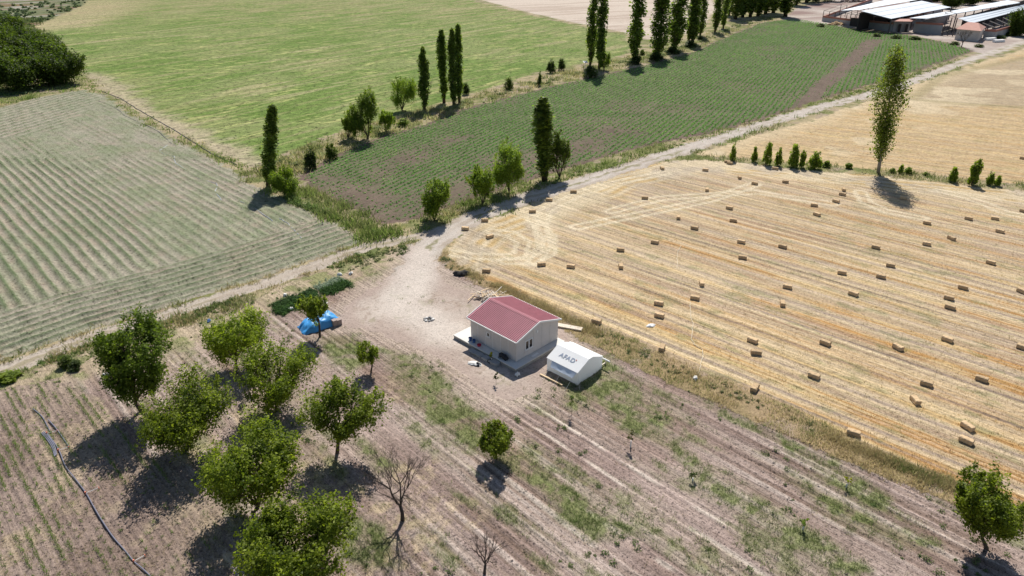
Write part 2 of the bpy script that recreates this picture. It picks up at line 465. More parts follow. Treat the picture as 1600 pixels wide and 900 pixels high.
    def f4(X, Y, l, c, m):
        base = mixc(S(176, 167, 150), S(163, 160, 138), ss(.4, .62, fbm(X * .12, Y * .12, 53, 4)))
        base = mixc(base, S(176, 160, 142), ss(.5, .7, fbm(X * .5, Y * .5, 54, 3)) * .5)
        e = sds['hay'][m]
        ms = ss(-2.5, 2.5, sdist(X, Y, HAYSTR)); mt = ss(-2, 2, sdist(X, Y, HAYTOP))
        dtr = seg_dist(X, Y, TRACK)
        mh = (1 - ss(13, 15.5, dtr)) * (1 - mt)
        wob = .55 * (fbm(l * .08, c * .08, 55, 3) - .5) + .12 * (vn(l * .4, c * .3, 58) - .5)
        r1 = .5 + .5 * np.cos(2 * math.pi * (c + wob) / 1.45)
        l2, c2 = frame(X, Y, AZT)
        r2 = .5 + .5 * np.cos(2 * math.pi * (dtr + .5 * (fbm(l2 * .07, c2 * .1, 56, 2) - .5)) / 1.55)
        l3, c3 = frame(X, Y, 12)
        r3 = .5 + .5 * np.cos(2 * math.pi * (c3 + .6 * (fbm(l3 * .05, c3 * .1, 57, 2) - .5)) / 2.4)
        mid = (1 - ms) * (1 - mh) * (1 - mt)
        brk = ss(.3, .55, fbm(l * .25, c * .6, 59, 3))
        rr = (r1 ** 3.2) * (ms + mid * .55 * (.75 + .25 * brk)) * (1 - mh) * (1 - mt) + r2 ** 3 * mh * .8 * (.75 + .25 * brk) + r3 ** 3 * mt * .8
        rr = rr * ss(.2, 1.5, e)
        q = mixc(base, S(120, 136, 102), np.clip(rr * (1.0 + .3 * (N2[m] - .4)), 0, 1))
        core = (r1 ** 14 * ms + .55 * r1 ** 14 * mid) * (1 - mh) * (1 - mt) + r2 ** 14 * mh * .7 + r3 ** 14 * mt * .7  # self-shadow line of the windrows, painted into the colour as darker green
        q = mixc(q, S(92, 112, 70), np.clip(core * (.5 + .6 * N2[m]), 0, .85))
        q = mixc(q, S(134, 148, 110), mid * .4 * ss(.45, .6, fbm(l * .2, c * .5, 60, 3)))
        q = mixc(q, S(182, 178, 156), ss(.62, .72, fbm(l * .12, c * 1.2, 61, 3)) * .35)
        return q, rr * .40 * (.85 + .3 * N2[m]) + .03 * N3[m]
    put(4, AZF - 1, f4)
    def stubble(X, Y, l, c, m, seed, headw):
        wv = .9 * (fbm(l * .015, c * .02, seed, 2) - .5)
        cc = c + wv
        P = 4.7
        k = np.floor(cc / P); ph = cc / P - k
        kr = _h(k, k * 0 + seed, 5)
        strw, gold, soil, dark = S(222, 200, 164), S(194, 150, 96), S(182, 163, 146), S(130, 114, 101)
        patch = fbm(l * .05, c * .3, seed + 1, 4)
        fine = fbm(l * .25, c * 3.0, seed + 2, 3)
        q = mixc(gold, S(214, 186, 138), ss(.35, .65, patch + .5 * (fine - .5)))
        q = mixc(q, soil, ss(.46, .56, fbm(l * .010, c * 1.7, seed + 7, 3)) * .55)
        q = mixc(q, strw, ss(.50, .58, fbm(l * .012, c * 1.4, seed + 8, 3)) * .6)
        q = mixc(q, soil, ss(.5, .7, fbm(l * .03, c * .8, seed + 3, 3)) * .65)
        b1 = ss(.42, .47, ph) * (1 - ss(.56, .62, ph)); b2 = ss(.70, .74, ph) * (1 - ss(.80, .86, ph)); b3 = ss(.575, .62, ph) * (1 - ss(.68, .72, ph))
        b4 = ss(.03, .06, ph) * (1 - ss(.09, .12, ph))
        q = mixc(q, strw, b1 * (.55 + .45 * kr) * (.55 + .6 * fine)); q = mixc(q, strw, b2 * .75 * (.55 + .6 * fine))
        q = mixc(q, soil, b3 * (.5 + .5 * kr)); q = mixc(q, strw, b4 * .5)
        kd = (_h(k, k * 0 + seed, 9) > .62)
        q = mixc(q, dark, b3 * kd * .8 * ss(.35, .5, fbm(l * .06, c * .1, seed + 4, 2)))
        q = mixc(q, S(146, 146, 102), ss(.60, .72, fbm(l * .35, c * 1.0, seed + 5, 5)) * .5)
        return q
    def f5(X, Y, l, c, m):
        q = stubble(X, Y, l, c, m, 63, 7)
        # the far, upper half is dustier
        q = mixc(q, S(200, 180, 154), .32 * ss(70, 120, Y))
        dh = seg_dist(X, Y, HEAD) + 2.5 * (fbm(X * .1, Y * .1, 70, 3) - .5)
        hd = 1 - ss(6, 10, dh)
        ln = .5 + .5 * np.cos(2 * math.pi * dh / 2.1)
        qh = mixc(S(222, 204, 172), S(204, 174, 122), ln * ss(.4, .6, fbm(X * .15, Y * .15, 71, 3)))
        qh = mixc(qh, S(192, 178, 160), ss(.5, .68, fbm(X * .3, Y * .3, 72, 4)) * .7)
        q = mixc(q, qh, hd * .9)
        for P in SWIRL:
            d = seg_dist(X + .5 * (N2[m] - .5), Y, P)
            tw = (1 - ss(.25, .5, np.abs(d - .9))) + .16 * (1 - ss(1.2, 2.6, d))
            q = mixc(q, S(232, 216, 186), np.clip(tw, 0, 1) * .75)
        return q, .05 * (N3[m] - .5) + .04 * (N2[m] - .5)
    put(5, AZS, f5)
    def f6(X, Y, l, c, m):
        q = stubble(X, Y, l, c, m, 83, 7)
        q = mixc(q, S(206, 178, 130), .45)
        g_ = gpoly([(1425, 155), (1470, 120), (1600, 90), (1900, 60), (2000, 190), (1600, 168), (1500, 162)])
        q = mixc(q, S(182, 166, 142), ss(-4, 3, sdist(X, Y, g_)) * .7)
        d = seg_dist(X, Y, ROAD) + 4 * (fbm(X * .07, Y * .07, 84, 3) - .5)
        q = mixc(q, S(218, 198, 164), (1 - ss(3, 12, d)) * .8)
        q = mixc(q, S(222, 204, 172), ss(.56, .66, fbm(X * .10, Y * .10, 85, 4)) * (1 - ss(8, 40, d)) * .9)
        q = mixc(q, S(146, 138, 92), (1 - ss(.5, 3.0, np.abs(sdist(X, Y, g_)))) * .4)
        return q, 0 * X
    put(6, -58, f6)
    def f7(X, Y, l, c, m):
        a = furrow_amp(X, Y, sy[m])
        wob = .22 * (fbm(l * .12, c * .12, 86, 3) - .5)
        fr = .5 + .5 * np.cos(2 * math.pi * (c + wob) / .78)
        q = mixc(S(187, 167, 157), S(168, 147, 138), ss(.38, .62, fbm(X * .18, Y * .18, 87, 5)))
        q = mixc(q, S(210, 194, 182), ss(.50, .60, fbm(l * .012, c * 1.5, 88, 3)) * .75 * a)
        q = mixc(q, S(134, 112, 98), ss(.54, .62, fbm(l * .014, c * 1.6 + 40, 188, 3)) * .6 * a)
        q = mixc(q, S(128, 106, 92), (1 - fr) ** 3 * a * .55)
        # dug strips with loose darker earth
        dg = ss(.55, .62, fbm(l * .045 + 5, c * .22, 89, 3)) * ss(-20, -4, X * 0 - np.abs(sy[m]) + 2)
        q = mixc(q, S(154, 130, 116), dg * .6)
        # straw litter under the trees on the left
        lit = ss(.5, .68, fbm(X * .25, Y * .25, 90, 4)) * ss(6, -12, X) * ss(66, 50, Y)
        q = mixc(q, S(208, 188, 156), lit * ss(.4, .6, fbm(X * 1.3, Y * 1.3, 189, 3)) * .75)
        # pale crusted tyre lines
        for c0, l0, l1 in ((31.9, -5, 26), (29.6, -4, 30), (36.2, 0, 40), (38.4, 4, 40), (27.3, 2, 24)):
            q = mixc(q, S(214, 200, 186), (1 - ss(.10, .30, np.abs(c - c0 + .5 * (fbm(l * .15, c * 0, 92, 3) - .5)))) * ss(.42, .55, fbm(l * .3, c * .3, 93, 3)) * ss(l0, l0 + 4, l) * ss(l1 + 4, l1, l) * .85)
        eb = seg_dist(X, Y, gpoly([(640, 388), (540, 412), (430, 447), (300, 505), (150, 545), (0, 592)]))
        nb = (1 - ss(2.5, 9, eb + 4 * (fbm(X * .3, Y * .3, 197, 4) - .5)))
        q = mixc(q, S(196, 178, 148), nb * .8)
        q = mixc(q, S(142, 146, 96), nb * ss(.48, .6, fbm(X * .7, Y * .7, 198, 4)) * .8)
        wm = weed_mask(X, Y)
        q = mixc(q, S(134, 146, 88), np.clip(wm * 1.0, 0, .75))
        q = mixc(q, S(198, 180, 164), ss(-3.2, 0, sy[m]) * .85)
        cl = (N3[m] - .5) * .05 + (N2[m] - .5) * .05
        return q, a * .12 * (fr - .5) + a * .10 * (fbm(l * .012, c * 1.5, 88, 3) - .5) + cl + .03 * wm
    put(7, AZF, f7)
    def f8(X, Y, l, c, m):
        q = mixc(S(208, 193, 180), S(196, 179, 166), ss(.4, .65, fbm(X * .35, Y * .35, 94, 5)))
        q = mixc(q, S(214, 202, 190), ss(.5, .68, fbm(X * .13, Y * .13, 95, 3)) * .7)
        q = mixc(q, S(164, 144, 128), ss(.62, .74, fbm(X * 1.1, Y * 1.1, 96, 4)) * .55)
        q = mixc(q, S(150, 146, 108), ss(.66, .74, fbm(X * .8, Y * .8, 97, 4)) * .5)
        q = mixc(S(188, 169, 157), q, ss(.0, 3.6, sy[m] + 2.4 * (fbm(X * .6, Y * .6, 195, 4) - .5)))
        dtk = seg_dist(X, Y, gpoly([(690, 366), (664, 396), (648, 425), (640, 455), (625, 480), (700, 520)]))
        q = mixc(q, S(226, 214, 202), (1 - ss(1.0, 4.5, dtk + 1.5 * (fbm(X * .4, Y * .4, 196, 3) - .5))) * .75)
        return q, .03 * (N2[m] - .5) + .015 * N3[m]
    put(8, AZF, f8)
    def f9(X, Y, l, c, m):
        fr = .5 + .5 * np.cos(2 * math.pi * (c + .12 * (fbm(l * .2, c * .2, 98, 2) - .5)) / .65)
        q = mixc(S(166, 147, 136), S(148, 129, 119), ss(.4, .62, fbm(X * .2, Y * .2, 99, 4)))
        q = mixc(q, S(172, 152, 136), fr ** 2 * .5 * N1[m] * 1.4)
        q = mixc(q, S(186, 168, 142), ss(.58, .7, fbm(X * .35, Y * .35, 100, 4)) * .6)
        q = mixc(q, S(184, 166, 146), (1 - ss(0, 5, st[m])) * .5)
        return q, .10 * (fr - .5) + .05 * (N3[m] - .5) + .05 * (N2[m] - .5)
    put(9, AZF - 1.5, f9)
    def f10(X, Y, l, c, m):
        q = mixc(S(206, 194, 184), S(184, 168, 158), ss(.4, .62, fbm(X * .05, Y * .05, 101, 4)))
        q = mixc(q, S(150, 124, 118), ss(.55, .68, fbm(X * .035, Y * .06, 102, 3)) * ss(395, 430, Y) * .8)
        return q, 0 * X
    put(10, 60, f10)
    def road(X, Y, d, seed):
        q = mixc(S(206, 194, 182), S(190, 176, 162), ss(.4, .65, fbm(X * .3, Y * .3, seed, 4)))
        rut = 1 - ss(.2, .55, np.abs(d - .85))
        q = mixc(q, S(218, 208, 198), rut * .6)
        mid = (1 - ss(.15, .45, d)) * ss(.45, .6, fbm(X * .12, Y * .12, seed + 1, 3))
        q = mixc(q, S(142, 140, 96), mid * .75)
        return q, -.05 * rut
    def f11(X, Y, l, c, m): return road(X, Y, rd[m], 103)
    put(11, 55, f11)
    def f12(X, Y, l, c, m):
        q, hh = road(X, Y, rt[m], 107)
        return mixc(q, S(186, 170, 150), .5), hh
    put(12, AZT, f12)
    h = h + .35 * (fbm(x * .02, y * .02, 110, 2) - .5) * 0
    return zone, col, h, rc

zv = {k: [[], [], [], [], 0] for k in range(len(ZN))}   # verts, cols, rc, faces, count
def hw(y): return (y * CP + CAM_H * SP) * .752
for (y0, y1, rs, mg) in ((8, 24, .32, 16), (24, 72, .16, 14), (72, 136, .32, 18), (136, 232, .64, 24), (232, 616, 1.92, 40)):
    X1 = math.ceil((hw(y1) + mg) / 1.92) * 1.92
    nx = int(round(2 * X1 / rs)); ny = int(round((y1 - y0) / rs))
    gx = np.linspace(-X1, X1, nx + 1); gy = np.linspace(y0, y1, ny + 1)
    XX, YY = np.meshgrid(gx, gy)
    keep = np.abs(XX) < hw(YY) + mg + 2 * rs
    idx = np.full(XX.shape, -1, np.int64); idx[keep] = np.arange(keep.sum())
    px_, py_ = XX[keep], YY[keep]
    zone, col, h, rc = ground_eval(px_, py_)
    V = np.stack([px_, py_, h], -1)
    q = np.stack([idx[:-1, :-1], idx[:-1, 1:], idx[1:, 1:], idx[1:, :-1]], -1).reshape(-1, 4)
    q = q[(q >= 0).all(1)]
    fz = zone[q[:, 0]]
    for k in range(len(ZN)):
        fk = q[fz == k]
        if not len(fk): continue
        u, inv = np.unique(fk, return_inverse=True)
        e = zv[k]
        e[0].append(V[u]); e[1].append(col[u]); e[2].append(rc[u]); e[3].append(inv.reshape(fk.shape) + e[4]); e[4] += len(u)
# the wide land around, out to the horizon
B = 6000.0
big = np.array([(-B, -B, -.4), (B, -B, -.4), (B, B, -.4), (-B, B, -.4)])
e = zv[0]
e[0].append(big); e[1].append(np.tile(S(160, 152, 116), (4, 1))); e[2].append(big * 1.0); e[3].append(np.array([[0, 1, 2, 3]]) + e[4]); e[4] += 4
GM = {0: ground_mat('verge soil', .3, .7, .8, .2, .10), 1: ground_mat('meadow', .7, .9, .6, .45, .05, (.35, 3), .12, (.04, 1.2), 1.1, .8),
      2: ground_mat('pale ploughed field', .15, .2, .2, .25, .05, (.1, 1.2), speck=.3, spk=.8), 3: ground_mat('crop soil', .25, .5, .5, .3, .06, (.8, 5), .3, (.03, 1.1), .6, 2.0),
      4: ground_mat('mown hay', .3, .6, .8, .6, .09, (.9, 7), .25, (.05, 1.4), .7, 2.4), 5: ground_mat('stubble', .15, .45, .8, .7, .08, (.6, 8), 1.1, (.012, 2.4), .5, 3.0),
      6: ground_mat('old stubble', .35, .6, .5, .6, .06, (.2, 4), .4, (.015, 1.0), .5, 1.5), 7: ground_mat('orchard soil', .2, .55, .85, .4, .10, (.6, 6), .95, (.02, 3.4), .8, 4.0),
      8: ground_mat('trodden soil', .15, .3, .5, .12, .05, (1.2, 3), .12, (.08, 2.0), .5, 4.0), 9: ground_mat('dark tilled soil', .2, .6, .9, .4, .11, (.8, 6), .55, (.04, 3.4), .9, 4.0),
      10: ground_mat('farmyard soil', .2, .3, .3, .1, .05, speck=.3, spk=1.0), 11: ground_mat('road dust', .12, .25, .35, .1, .05), 12: ground_mat('track dust', .15, .3, .4, .2, .05)}
for k, nm in enumerate(ZN):
    e = zv[k]
    if e[4] == 0: continue
    me = mesh_np(nm, np.concatenate(e[0]), np.concatenate(e[3]), np.concatenate(e[1]), np.concatenate(e[2]), smooth=True)
    tag(obj(nm, me, GM[k]), kind='structure')
zv = None

# ================================================================== TREES
M = {}
M['leaf'] = leaf_mat('tree leaf', .5, .2)
M['leaf_poplar'] = leaf_mat('poplar leaf', .55, .3)
M['clod'] = leaf_mat('loose clod', .0, .05)
M['grass'] = leaf_mat('grass blade', .5, .05, (.72, .7, 1.4))
M['bark'] = solid_mat('bark', (.10, .075, .055), .95, .1, .4, 2.0, bump=.02)
M['bark_pale'] = solid_mat('pale bark', (.26, .235, .20), .95, .1, .35, 1.2, bump=.02)
M['bark_dead'] = solid_mat('dead bark', (.085, .068, .058), .95, .1, .4, 2.0)

def leaves(C, rad, per, size, rg, base, tip, centre, up=.35, flat=1.0, dirs=None):
    """leaf quads in clumps: C (n,3) clump centres, rad (n,) clump radii"""
    n = len(C)
    cnt = np.maximum(3, (per * (.6 + .8 * rg.random(n))).astype(int))
    k = np.repeat(np.arange(n), cnt); N = len(k)
    d = rg.normal(size=(N, 3)); d /= np.linalg.norm(d, axis=1)[:, None]
    r = rg.random(N) ** .45
    p = C[k] + d * (rad[k] * r)[:, None] * np.array([1, 1, flat])
    if dirs is not None:      # leafy shoots that taper outwards
        u = rg.random(N) * 1.5 - .5
        p = C[k] + dirs[k] * (u * rad[k] * 1.7)[:, None] + rg.normal(size=(N, 3)) * (rad[k] * .46 * (1.15 - .75 * np.clip(u, 0, 1)))[:, None]
    out = p - centre; out /= np.linalg.norm(out, axis=1)[:, None] + 1e-6
    nrm = out * .55 + rg.normal(size=(N, 3)) * .65 + np.array([0, 0, up])
    nrm /= np.linalg.norm(nrm, axis=1)[:, None]
    t = rg.normal(size=(N, 3)); t -= (t * nrm).sum(1)[:, None] * nrm; t /= np.linalg.norm(t, axis=1)[:, None]
    b = np.cross(nrm, t)
    s = size * (.55 + .9 * rg.random(N))
    a = t * s[:, None] * .5; bb = b * s[:, None] * .32
    bend = nrm * (s * .10)[:, None]
    V = np.stack([p - a - bend, p + bb, p + a - bend, p - bb], 1).reshape(-1, 3)
    F = np.arange(4 * N).reshape(-1, 4)
    cm = rg.random(n)
    tone = np.clip(.62 * cm[k] ** 1.2 + .45 * rg.random(N) ** 1.4, 0, 1)
    c = base[None] * (1 - tone)[:, None] + tip[None] * tone[:, None]
    c = c * (.75 + .5 * rg.random(N))[:, None]
    return V, F, np.repeat(c, 4, 0)
def limb(mb, p0, p1, r0, r1, rg, sag=.0, k=5, n=5):
    p0 = np.array(p0, float); p1 = np.array(p1, float)
    L = np.linalg.norm(p1 - p0)
    pts = []
    j = rg.normal(size=3) * L * .06
    for i in range(n):
        t = i / (n - 1)
        q = p0 * (1 - t) + p1 * t + j * math.sin(math.pi * t) + np.array([0, 0, sag * L * math.sin(math.pi * t)])
        pts.append(tuple(q))
    mb.tube(pts, [r0 + (r1 - r0) * i / (n - 1) for i in range(n)], k, cap=False)
    return pts

def round_tree_mesh(h, w, seed, trunk=.22, dens=1.0, open_=0.0, leaf=.24, base=(.050, .085, .012), tip=(.300, .355, .040), lobes=None, vase=.45, bark='bark'):
    """a fruit or nut tree: short trunk, spreading limbs, crown of leaf clumps"""
    rg = np.random.default_rng(seed)
    tz = h * trunk; rw = w / 2
    cz = (h + tz * .75) / 2; rz = (h - tz * .75) / 2
    nC = int(190 * dens)
    cen = []
    tries = 0
    if lobes is None:
        lobes = [(0, 0, .05, .8)] + [(.58 * math.cos(a), .58 * math.sin(a), rg.uniform(-.45, .45), rg.uniform(.34, .60)) for a in (np.arange(6) + rg.random(6) * .6) / 6 * 2 * math.pi]
    while len(cen) < nC and tries < 20000:
        tries += 1
        lx, ly, lz, lr = lobes[rg.integers(len(lobes))]
        d = rg.normal(size=3); d /= np.linalg.norm(d)
        r = lr * rg.random() ** (.33 + .2 * (1 - open_))
        q = np.array([lx, ly, lz]) + d * r
        n_ = np.linalg.norm(q)
        if n_ > 1.0 + rg.normal() * .05: continue
        if n_ < .35 and rg.random() < .6: continue
        if q[2] < -.7 and rg.random() < .5: continue
        s = 1.0 if q[2] > .25 else 1.0 - vase * (.25 - q[2])
        cen.append((q[0] * rw * s, q[1] * rw * s, cz + q[2] * rz))
    C = np.array(cen)
    rad = (.11 + .15 * rg.random(len(C)) ** 1.5) * rw * (1 - .25 * open_)
    dr = C - np.array([0, 0, tz * .6]); dr /= np.linalg.norm(dr, axis=1)[:, None]
    dr = dr * .8 + np.array([0, 0, .55]) + rg.normal(size=dr.shape) * .30; dr /= np.linalg.norm(dr, axis=1)[:, None]
    C = C - dr * (rad * .55)[:, None]
    V, F, c = leaves(C, rad, 78 * (1 - .3 * open_), leaf * .74, rg, np.array(base), np.array(tip), np.array([0, 0, cz - rz * .3]), up=.4, dirs=dr)
    V[:, 2] = np.maximum(V[:, 2], .04)
    k_ = rw / np.quantile(np.hypot(V[:, 0], V[:, 1]), .975)
    kz = (h - tz) / (np.quantile(V[:, 2], .995) - tz)
    V[:, :2] *= k_; C[:, :2] *= k_
    V[:, 2] = np.where(V[:, 2] > tz, tz + (V[:, 2] - tz) * kz, V[:, 2])
    crown = mesh_np('crown', V, F, c)
    tb = MB()
    r0 = .035 * h ** .9 * .75
    lean = rg.normal(size=2) * .04 * h
    top = np.array([lean[0], lean[1], tz * 1.05])
    tb.tube([(0, 0, -.15), (0, 0, .1), tuple(top * .5), tuple(top)], [r0 * 1.5, r0 * 1.15, r0, r0 * .9], 8)
    bm = MB()
    nl = 6
    ends = []
    for i in range(nl):
        a = 2 * math.pi * (i + rg.random() * .7) / nl
        rr = rg.uniform(.35, .6) * rw; zz = cz + rg.uniform(-.05, .55) * rz
        ends.append(limb(bm, top, (rr * math.cos(a), rr * math.sin(a), zz), r0 * .55, r0 * .2, rg, .08, 6, 6))
    P = np.array([p for e in ends for p in e[2:]])
    for q in C[rg.permutation(len(C))[:int(60 * min(1, dens))]]:
        s = P[np.argmin(np.linalg.norm(P - (q * .8 + np.array([0, 0, tz]) * .2), axis=1))]
        limb(bm, s, q, r0 * .21, r0 * .07, rg, .05, 4, 4)
    return tb.mesh('trunk', True), bm.mesh('branches', True), crown

def poplar_mesh(h, w, seed, leaf=.30, n=85, per=34, bare=.06, spind=.75, base=(.060, .095, .024), tip=(.250, .320, .070), open_=.0, kink=0.02, top_heavy=0.0):
    rg = np.random.default_rng(seed)
    cen = []; rad = []
    rw = w / 2
    bx = np.cumsum(rg.normal(size=12)) * kink * h * .3; by = np.cumsum(rg.normal(size=12)) * kink * h * .3
    def axis(t): return np.array([np.interp(t, np.linspace(0, 1, 12), bx) - bx[0], np.interp(t, np.linspace(0, 1, 12), by) - by[0], t * h])
    lump = rg.random(9) * .5 + .75
    for i in range(n):
        t = bare + (1 - bare) * rg.random() ** .9
        u = (t - bare) / (1 - bare)
        prof = min(1.0, (u * 5.0 + .25)) * (1 - u ** 2.4) ** spind * np.interp(u, np.linspace(0, 1, 9), lump) * (1 - top_heavy * (1 - u) ** 1.3)
        a = rg.random() * 2 * math.pi; r = rw * prof * (rg.random() ** .55) * .78
        c = axis(t) + np.array([r * math.cos(a), r * math.sin(a), 0])
        cen.append(c); rad.append(rw * (.30 + .25 * rg.random()) * (.55 + .45 * prof) * (1 - .45 * open_))
    C = np.array(cen); rad = np.array(rad)
    V, F, c = leaves(C, rad, per, leaf, rg, np.array(base), np.array(tip), np.array([0, 0, h * .35]), up=.25, flat=1.9)
    crown = mesh_np('crown', V, F, c)
    tb = MB()
    r0 = .010 * h + .04
    ts = np.linspace(0, .93, 9)
    tb.tube([tuple(axis(t) - (np.array([0, 0, .15]) if t == 0 else 0)) for t in ts], [r0 * (1.3 - 1.2 * t) for t in ts], 7)
    bm = MB()
    for i in range(26):
        q = C[rg.integers(n)]
        t = max(.04, q[2] / h - .10 - .08 * rg.random())
        limb(bm, axis(t), q, r0 * .25, r0 * .08, rg, -.03, 4, 4)
    return tb.mesh('trunk', True), bm.mesh('branches', True), crown

def shrub_mesh(h, w, seed, leaf=.2, n=45, per=34, base=(.045, .075, .016), tip=(.15, .20, .035)):
    rg = np.random.default_rng(seed)
    d = rg.normal(size=(n, 3)); d /= np.linalg.norm(d, axis=1)[:, None]
    r = rg.random(n) ** .45
    d[:, 2] = np.abs(d[:, 2]) * 1.0 + .0
    C = d * r[:, None] * np.array([w * .38, w * .38, h * .80]) + np.array([0, 0, h * .10])
    taper = 1 - .35 * (C[:, 2] / h) ** 2
    C[:, 0] *= taper; C[:, 1] *= taper
    rad = w * (.10 + .09 * rg.random(n))
    V, F, c = leaves(C, rad, per, leaf, rg, np.array(base), np.array(tip), np.array([0, 0, h * .2]), up=.4, flat=1.25)
    V[:, 2] = np.maximum(V[:, 2], .02)
    bm = MB()
    for i in range(9):
        q = C[rg.integers(n)]
        limb(bm, (rg.normal() * .08, rg.normal() * .08, -.05), q, .025 + .006 * h, .008, rg, .05, 4, 4)
    return None, bm.mesh('stems', True), mesh_np('crown', V, F, c)

def plant_tree(name, label, cat, px, meshes, mats=('bark', 'bark', 'leaf'), scale=(1, 1, 1), rot=None, group=None, tilt=(0, 0), loc=None):
    tk, br, cr = meshes
    t = thing(name, label, cat, loc if loc else G(*px), rot if rot is not None else random.random() * 6.28, group)
    if tilt != (0, 0): t.rotation_euler = (0, tilt[1], 0)
    t.scale = scale
    if tk: obj('trunk', tk, M[mats[0]], t)
    if br: obj('branches' if tk else 'stems', br, M[mats[1]], t)
    obj('crown' if tk else 'foliage', cr, M[mats[2]], t)
    return t

# --- orchard trees: base point, top row, crown width
ORCH = [
 ((222, 643), 500, 112, dict(seed=11, dens=1.6, trunk=.11, leaf=.26, base=(.036, .068, .012), tip=(.180, .240, .032), vase=.5), 'large dense dark green tree, leftmost in the orchard, beside the tilled plot'),
 ((290, 706), 592, 140, dict(seed=12, dens=1.4, trunk=.13), 'wide bushy orchard tree in front of the dense dark one'),
 ((396, 802), 665, 146, dict(seed=13, dens=1.55, trunk=.10, leaf=.25), 'broad full orchard tree between the bushy trees at lower left'),
 ((462, 908), 782, 172, dict(seed=14, dens=1.5, trunk=.12, leaf=.26), 'nearest orchard tree, cut by the bottom edge of the picture'),
 ((432, 642), 540, 124, dict(seed=15, dens=1.15, trunk=.11, open_=.45, tip=(.29, .35, .04)), 'airy spreading orchard tree with thin visible limbs, in the middle of the orchard'),
 ((527, 708), 594, 122, dict(seed=16, dens=1.0, trunk=.19, open_=.5, lobes=[(-.5, 0, .1, .5), (.5, .1, .05, .5), (.1, -.3, -.2, .35), (-.15, .2, .45, .4)]), 'orchard tree with a crown split in two halves over a dark shadow'),
 ((371, 577), 488, 104, dict(seed=17, dens=1.15, trunk=.15, open_=.3, tip=(.30, .36, .04)), 'orchard tree nearest the track verge, right of the dense dark one'),
 ((500, 527), 460, 46, dict(seed=18, dens=.75, trunk=.30, open_=.4, leaf=.22), 'slender tree standing in front of the blue tarpaulin heap'),
 ((580, 582), 536, 42, dict(seed=19, dens=.45, trunk=.34, open_=.75, leaf=.18), 'small thin young tree alone on the furrows left of the house'),
 ((776, 718), 662, 62, dict(seed=20, dens=.7, trunk=.27, leaf=.2, open_=.1), 'small round tree on a bare stem alone on the furrows below the house'),
 ((1541, 857), 748, 104, dict(seed=21, dens=1.3, trunk=.14, leaf=.23), 'round green tree at the lower right corner with a dark shadow'),
]
def crown_height(px, yt, w, b=.14):
    """height of a wide crowned tree whose outline reaches row yt seen from above at a slant"""
    hm = rise(px[0], px[1], yt); g = G(*px)
    dl = math.atan2(CAM_H - hm / 2, math.hypot(g[0], g[1]))
    lo, hi = hm * .4, hm
    for _ in range(30):
        h = (lo + hi) / 2; a = h * (1 - b) / 2; c = h * (1 + b) / 2
        e = c * math.cos(dl) + math.hypot(a * math.cos(dl), .82 * w / 2 * math.sin(dl))
        if e < hm * math.cos(dl): lo = h
        else: hi = h
    return lo
CX = [210, 284, 394, 464, 430, 535, 366, 491, 575, 775, 1546]
def lean_to(meshes, px, h, cxpx, frac=.58):
    """bend a tree so that its crown stands over the place it has in life"""
    b = G(*px); z = h * frac
    d = depth_of((b[0], b[1], z))
    dx = (cxpx - 800) * d / FPX - b[0]
    for me in meshes:
        n = len(me.vertices); v = np.empty(n * 3, np.float32); me.vertices.foreach_get('co', v); v = v.reshape(-1, 3)
        t = np.clip(v[:, 2] / z, 0, 2)
        v[:, 0] += dx * np.minimum(t, 1.35) ** 1.15
        me.vertices.foreach_set('co', v.ravel()); me.update()
for (px, yt, wpx, kw, lab), cx_ in zip(ORCH, CX):
    w = span(px[0], px[1], wpx) * .97; h = crown_height(px, yt, w)
    ms = round_tree_mesh(h, w, **kw)
    lean_to(ms, px, h, cx_)
    plant_tree('orchard_tree', lab, 'tree', px, ms, rot=0, group='trees of the orchard')

def dead_tree_mesh(h, w, seed, levels=5):
    rg = np.random.default_rng(seed)
    tb = MB(); bm = MB()
    r0 = .016 * h + .02
    fork = np.array([rg.normal() * .02 * h, rg.normal() * .02 * h, h * .20])
    tb.tube([(0, 0, -.1), (0.005 * h, 0, h * .10), tuple(fork)], [r0 * 1.4, r0 * 1.1, r0], 7)
    def grow(p, d, L, r, lv):
        q = p + d * L
        pts = limb(bm, p, q, r, r * .62, rg, .0, 5 if lv > 2 else 3, 4)
        if lv == 0: return
        for _ in range(3 if lv > 1 else 5):
            nd = d + rg.normal(size=3) * .38 + np.array([0, 0, .10]); nd /= np.linalg.norm(nd)
            grow(np.array(pts[rg.integers(2, 4)]), nd, L * rg.uniform(.6, .8), r * .55, lv - 1)
    for i in range(5):
        a = 2 * math.pi * (i + rg.random() * .5) / 5
        d = np.array([math.cos(a) * .48 * w / h * 1.65, math.sin(a) * .48 * w / h * 1.65, 1]); d /= np.linalg.norm(d)
        grow(fork, d, h * .25, r0 * .6, levels - 1)
    return tb.mesh('trunk', True), bm.mesh('branches', True)
for px, yt, wpx, sd, lv, lab in (((629, 812), 702, 72, 31, 5, 'bare leafless brown tree alone on the furrows'), ((757, 897), 826, 44, 32, 4, 'small bare sapling with thin twigs at the bottom edge')):
    h = rise(px[0], px[1], yt); w = span(px[0], px[1], wpx)
    tk, br = dead_tree_mesh(h, w, sd, lv)
    t = thing('bare_tree', lab, 'tree', G(*px))
    obj('trunk', tk, M['bark_dead'], t); obj('branches', br, M['bark_dead'], t)

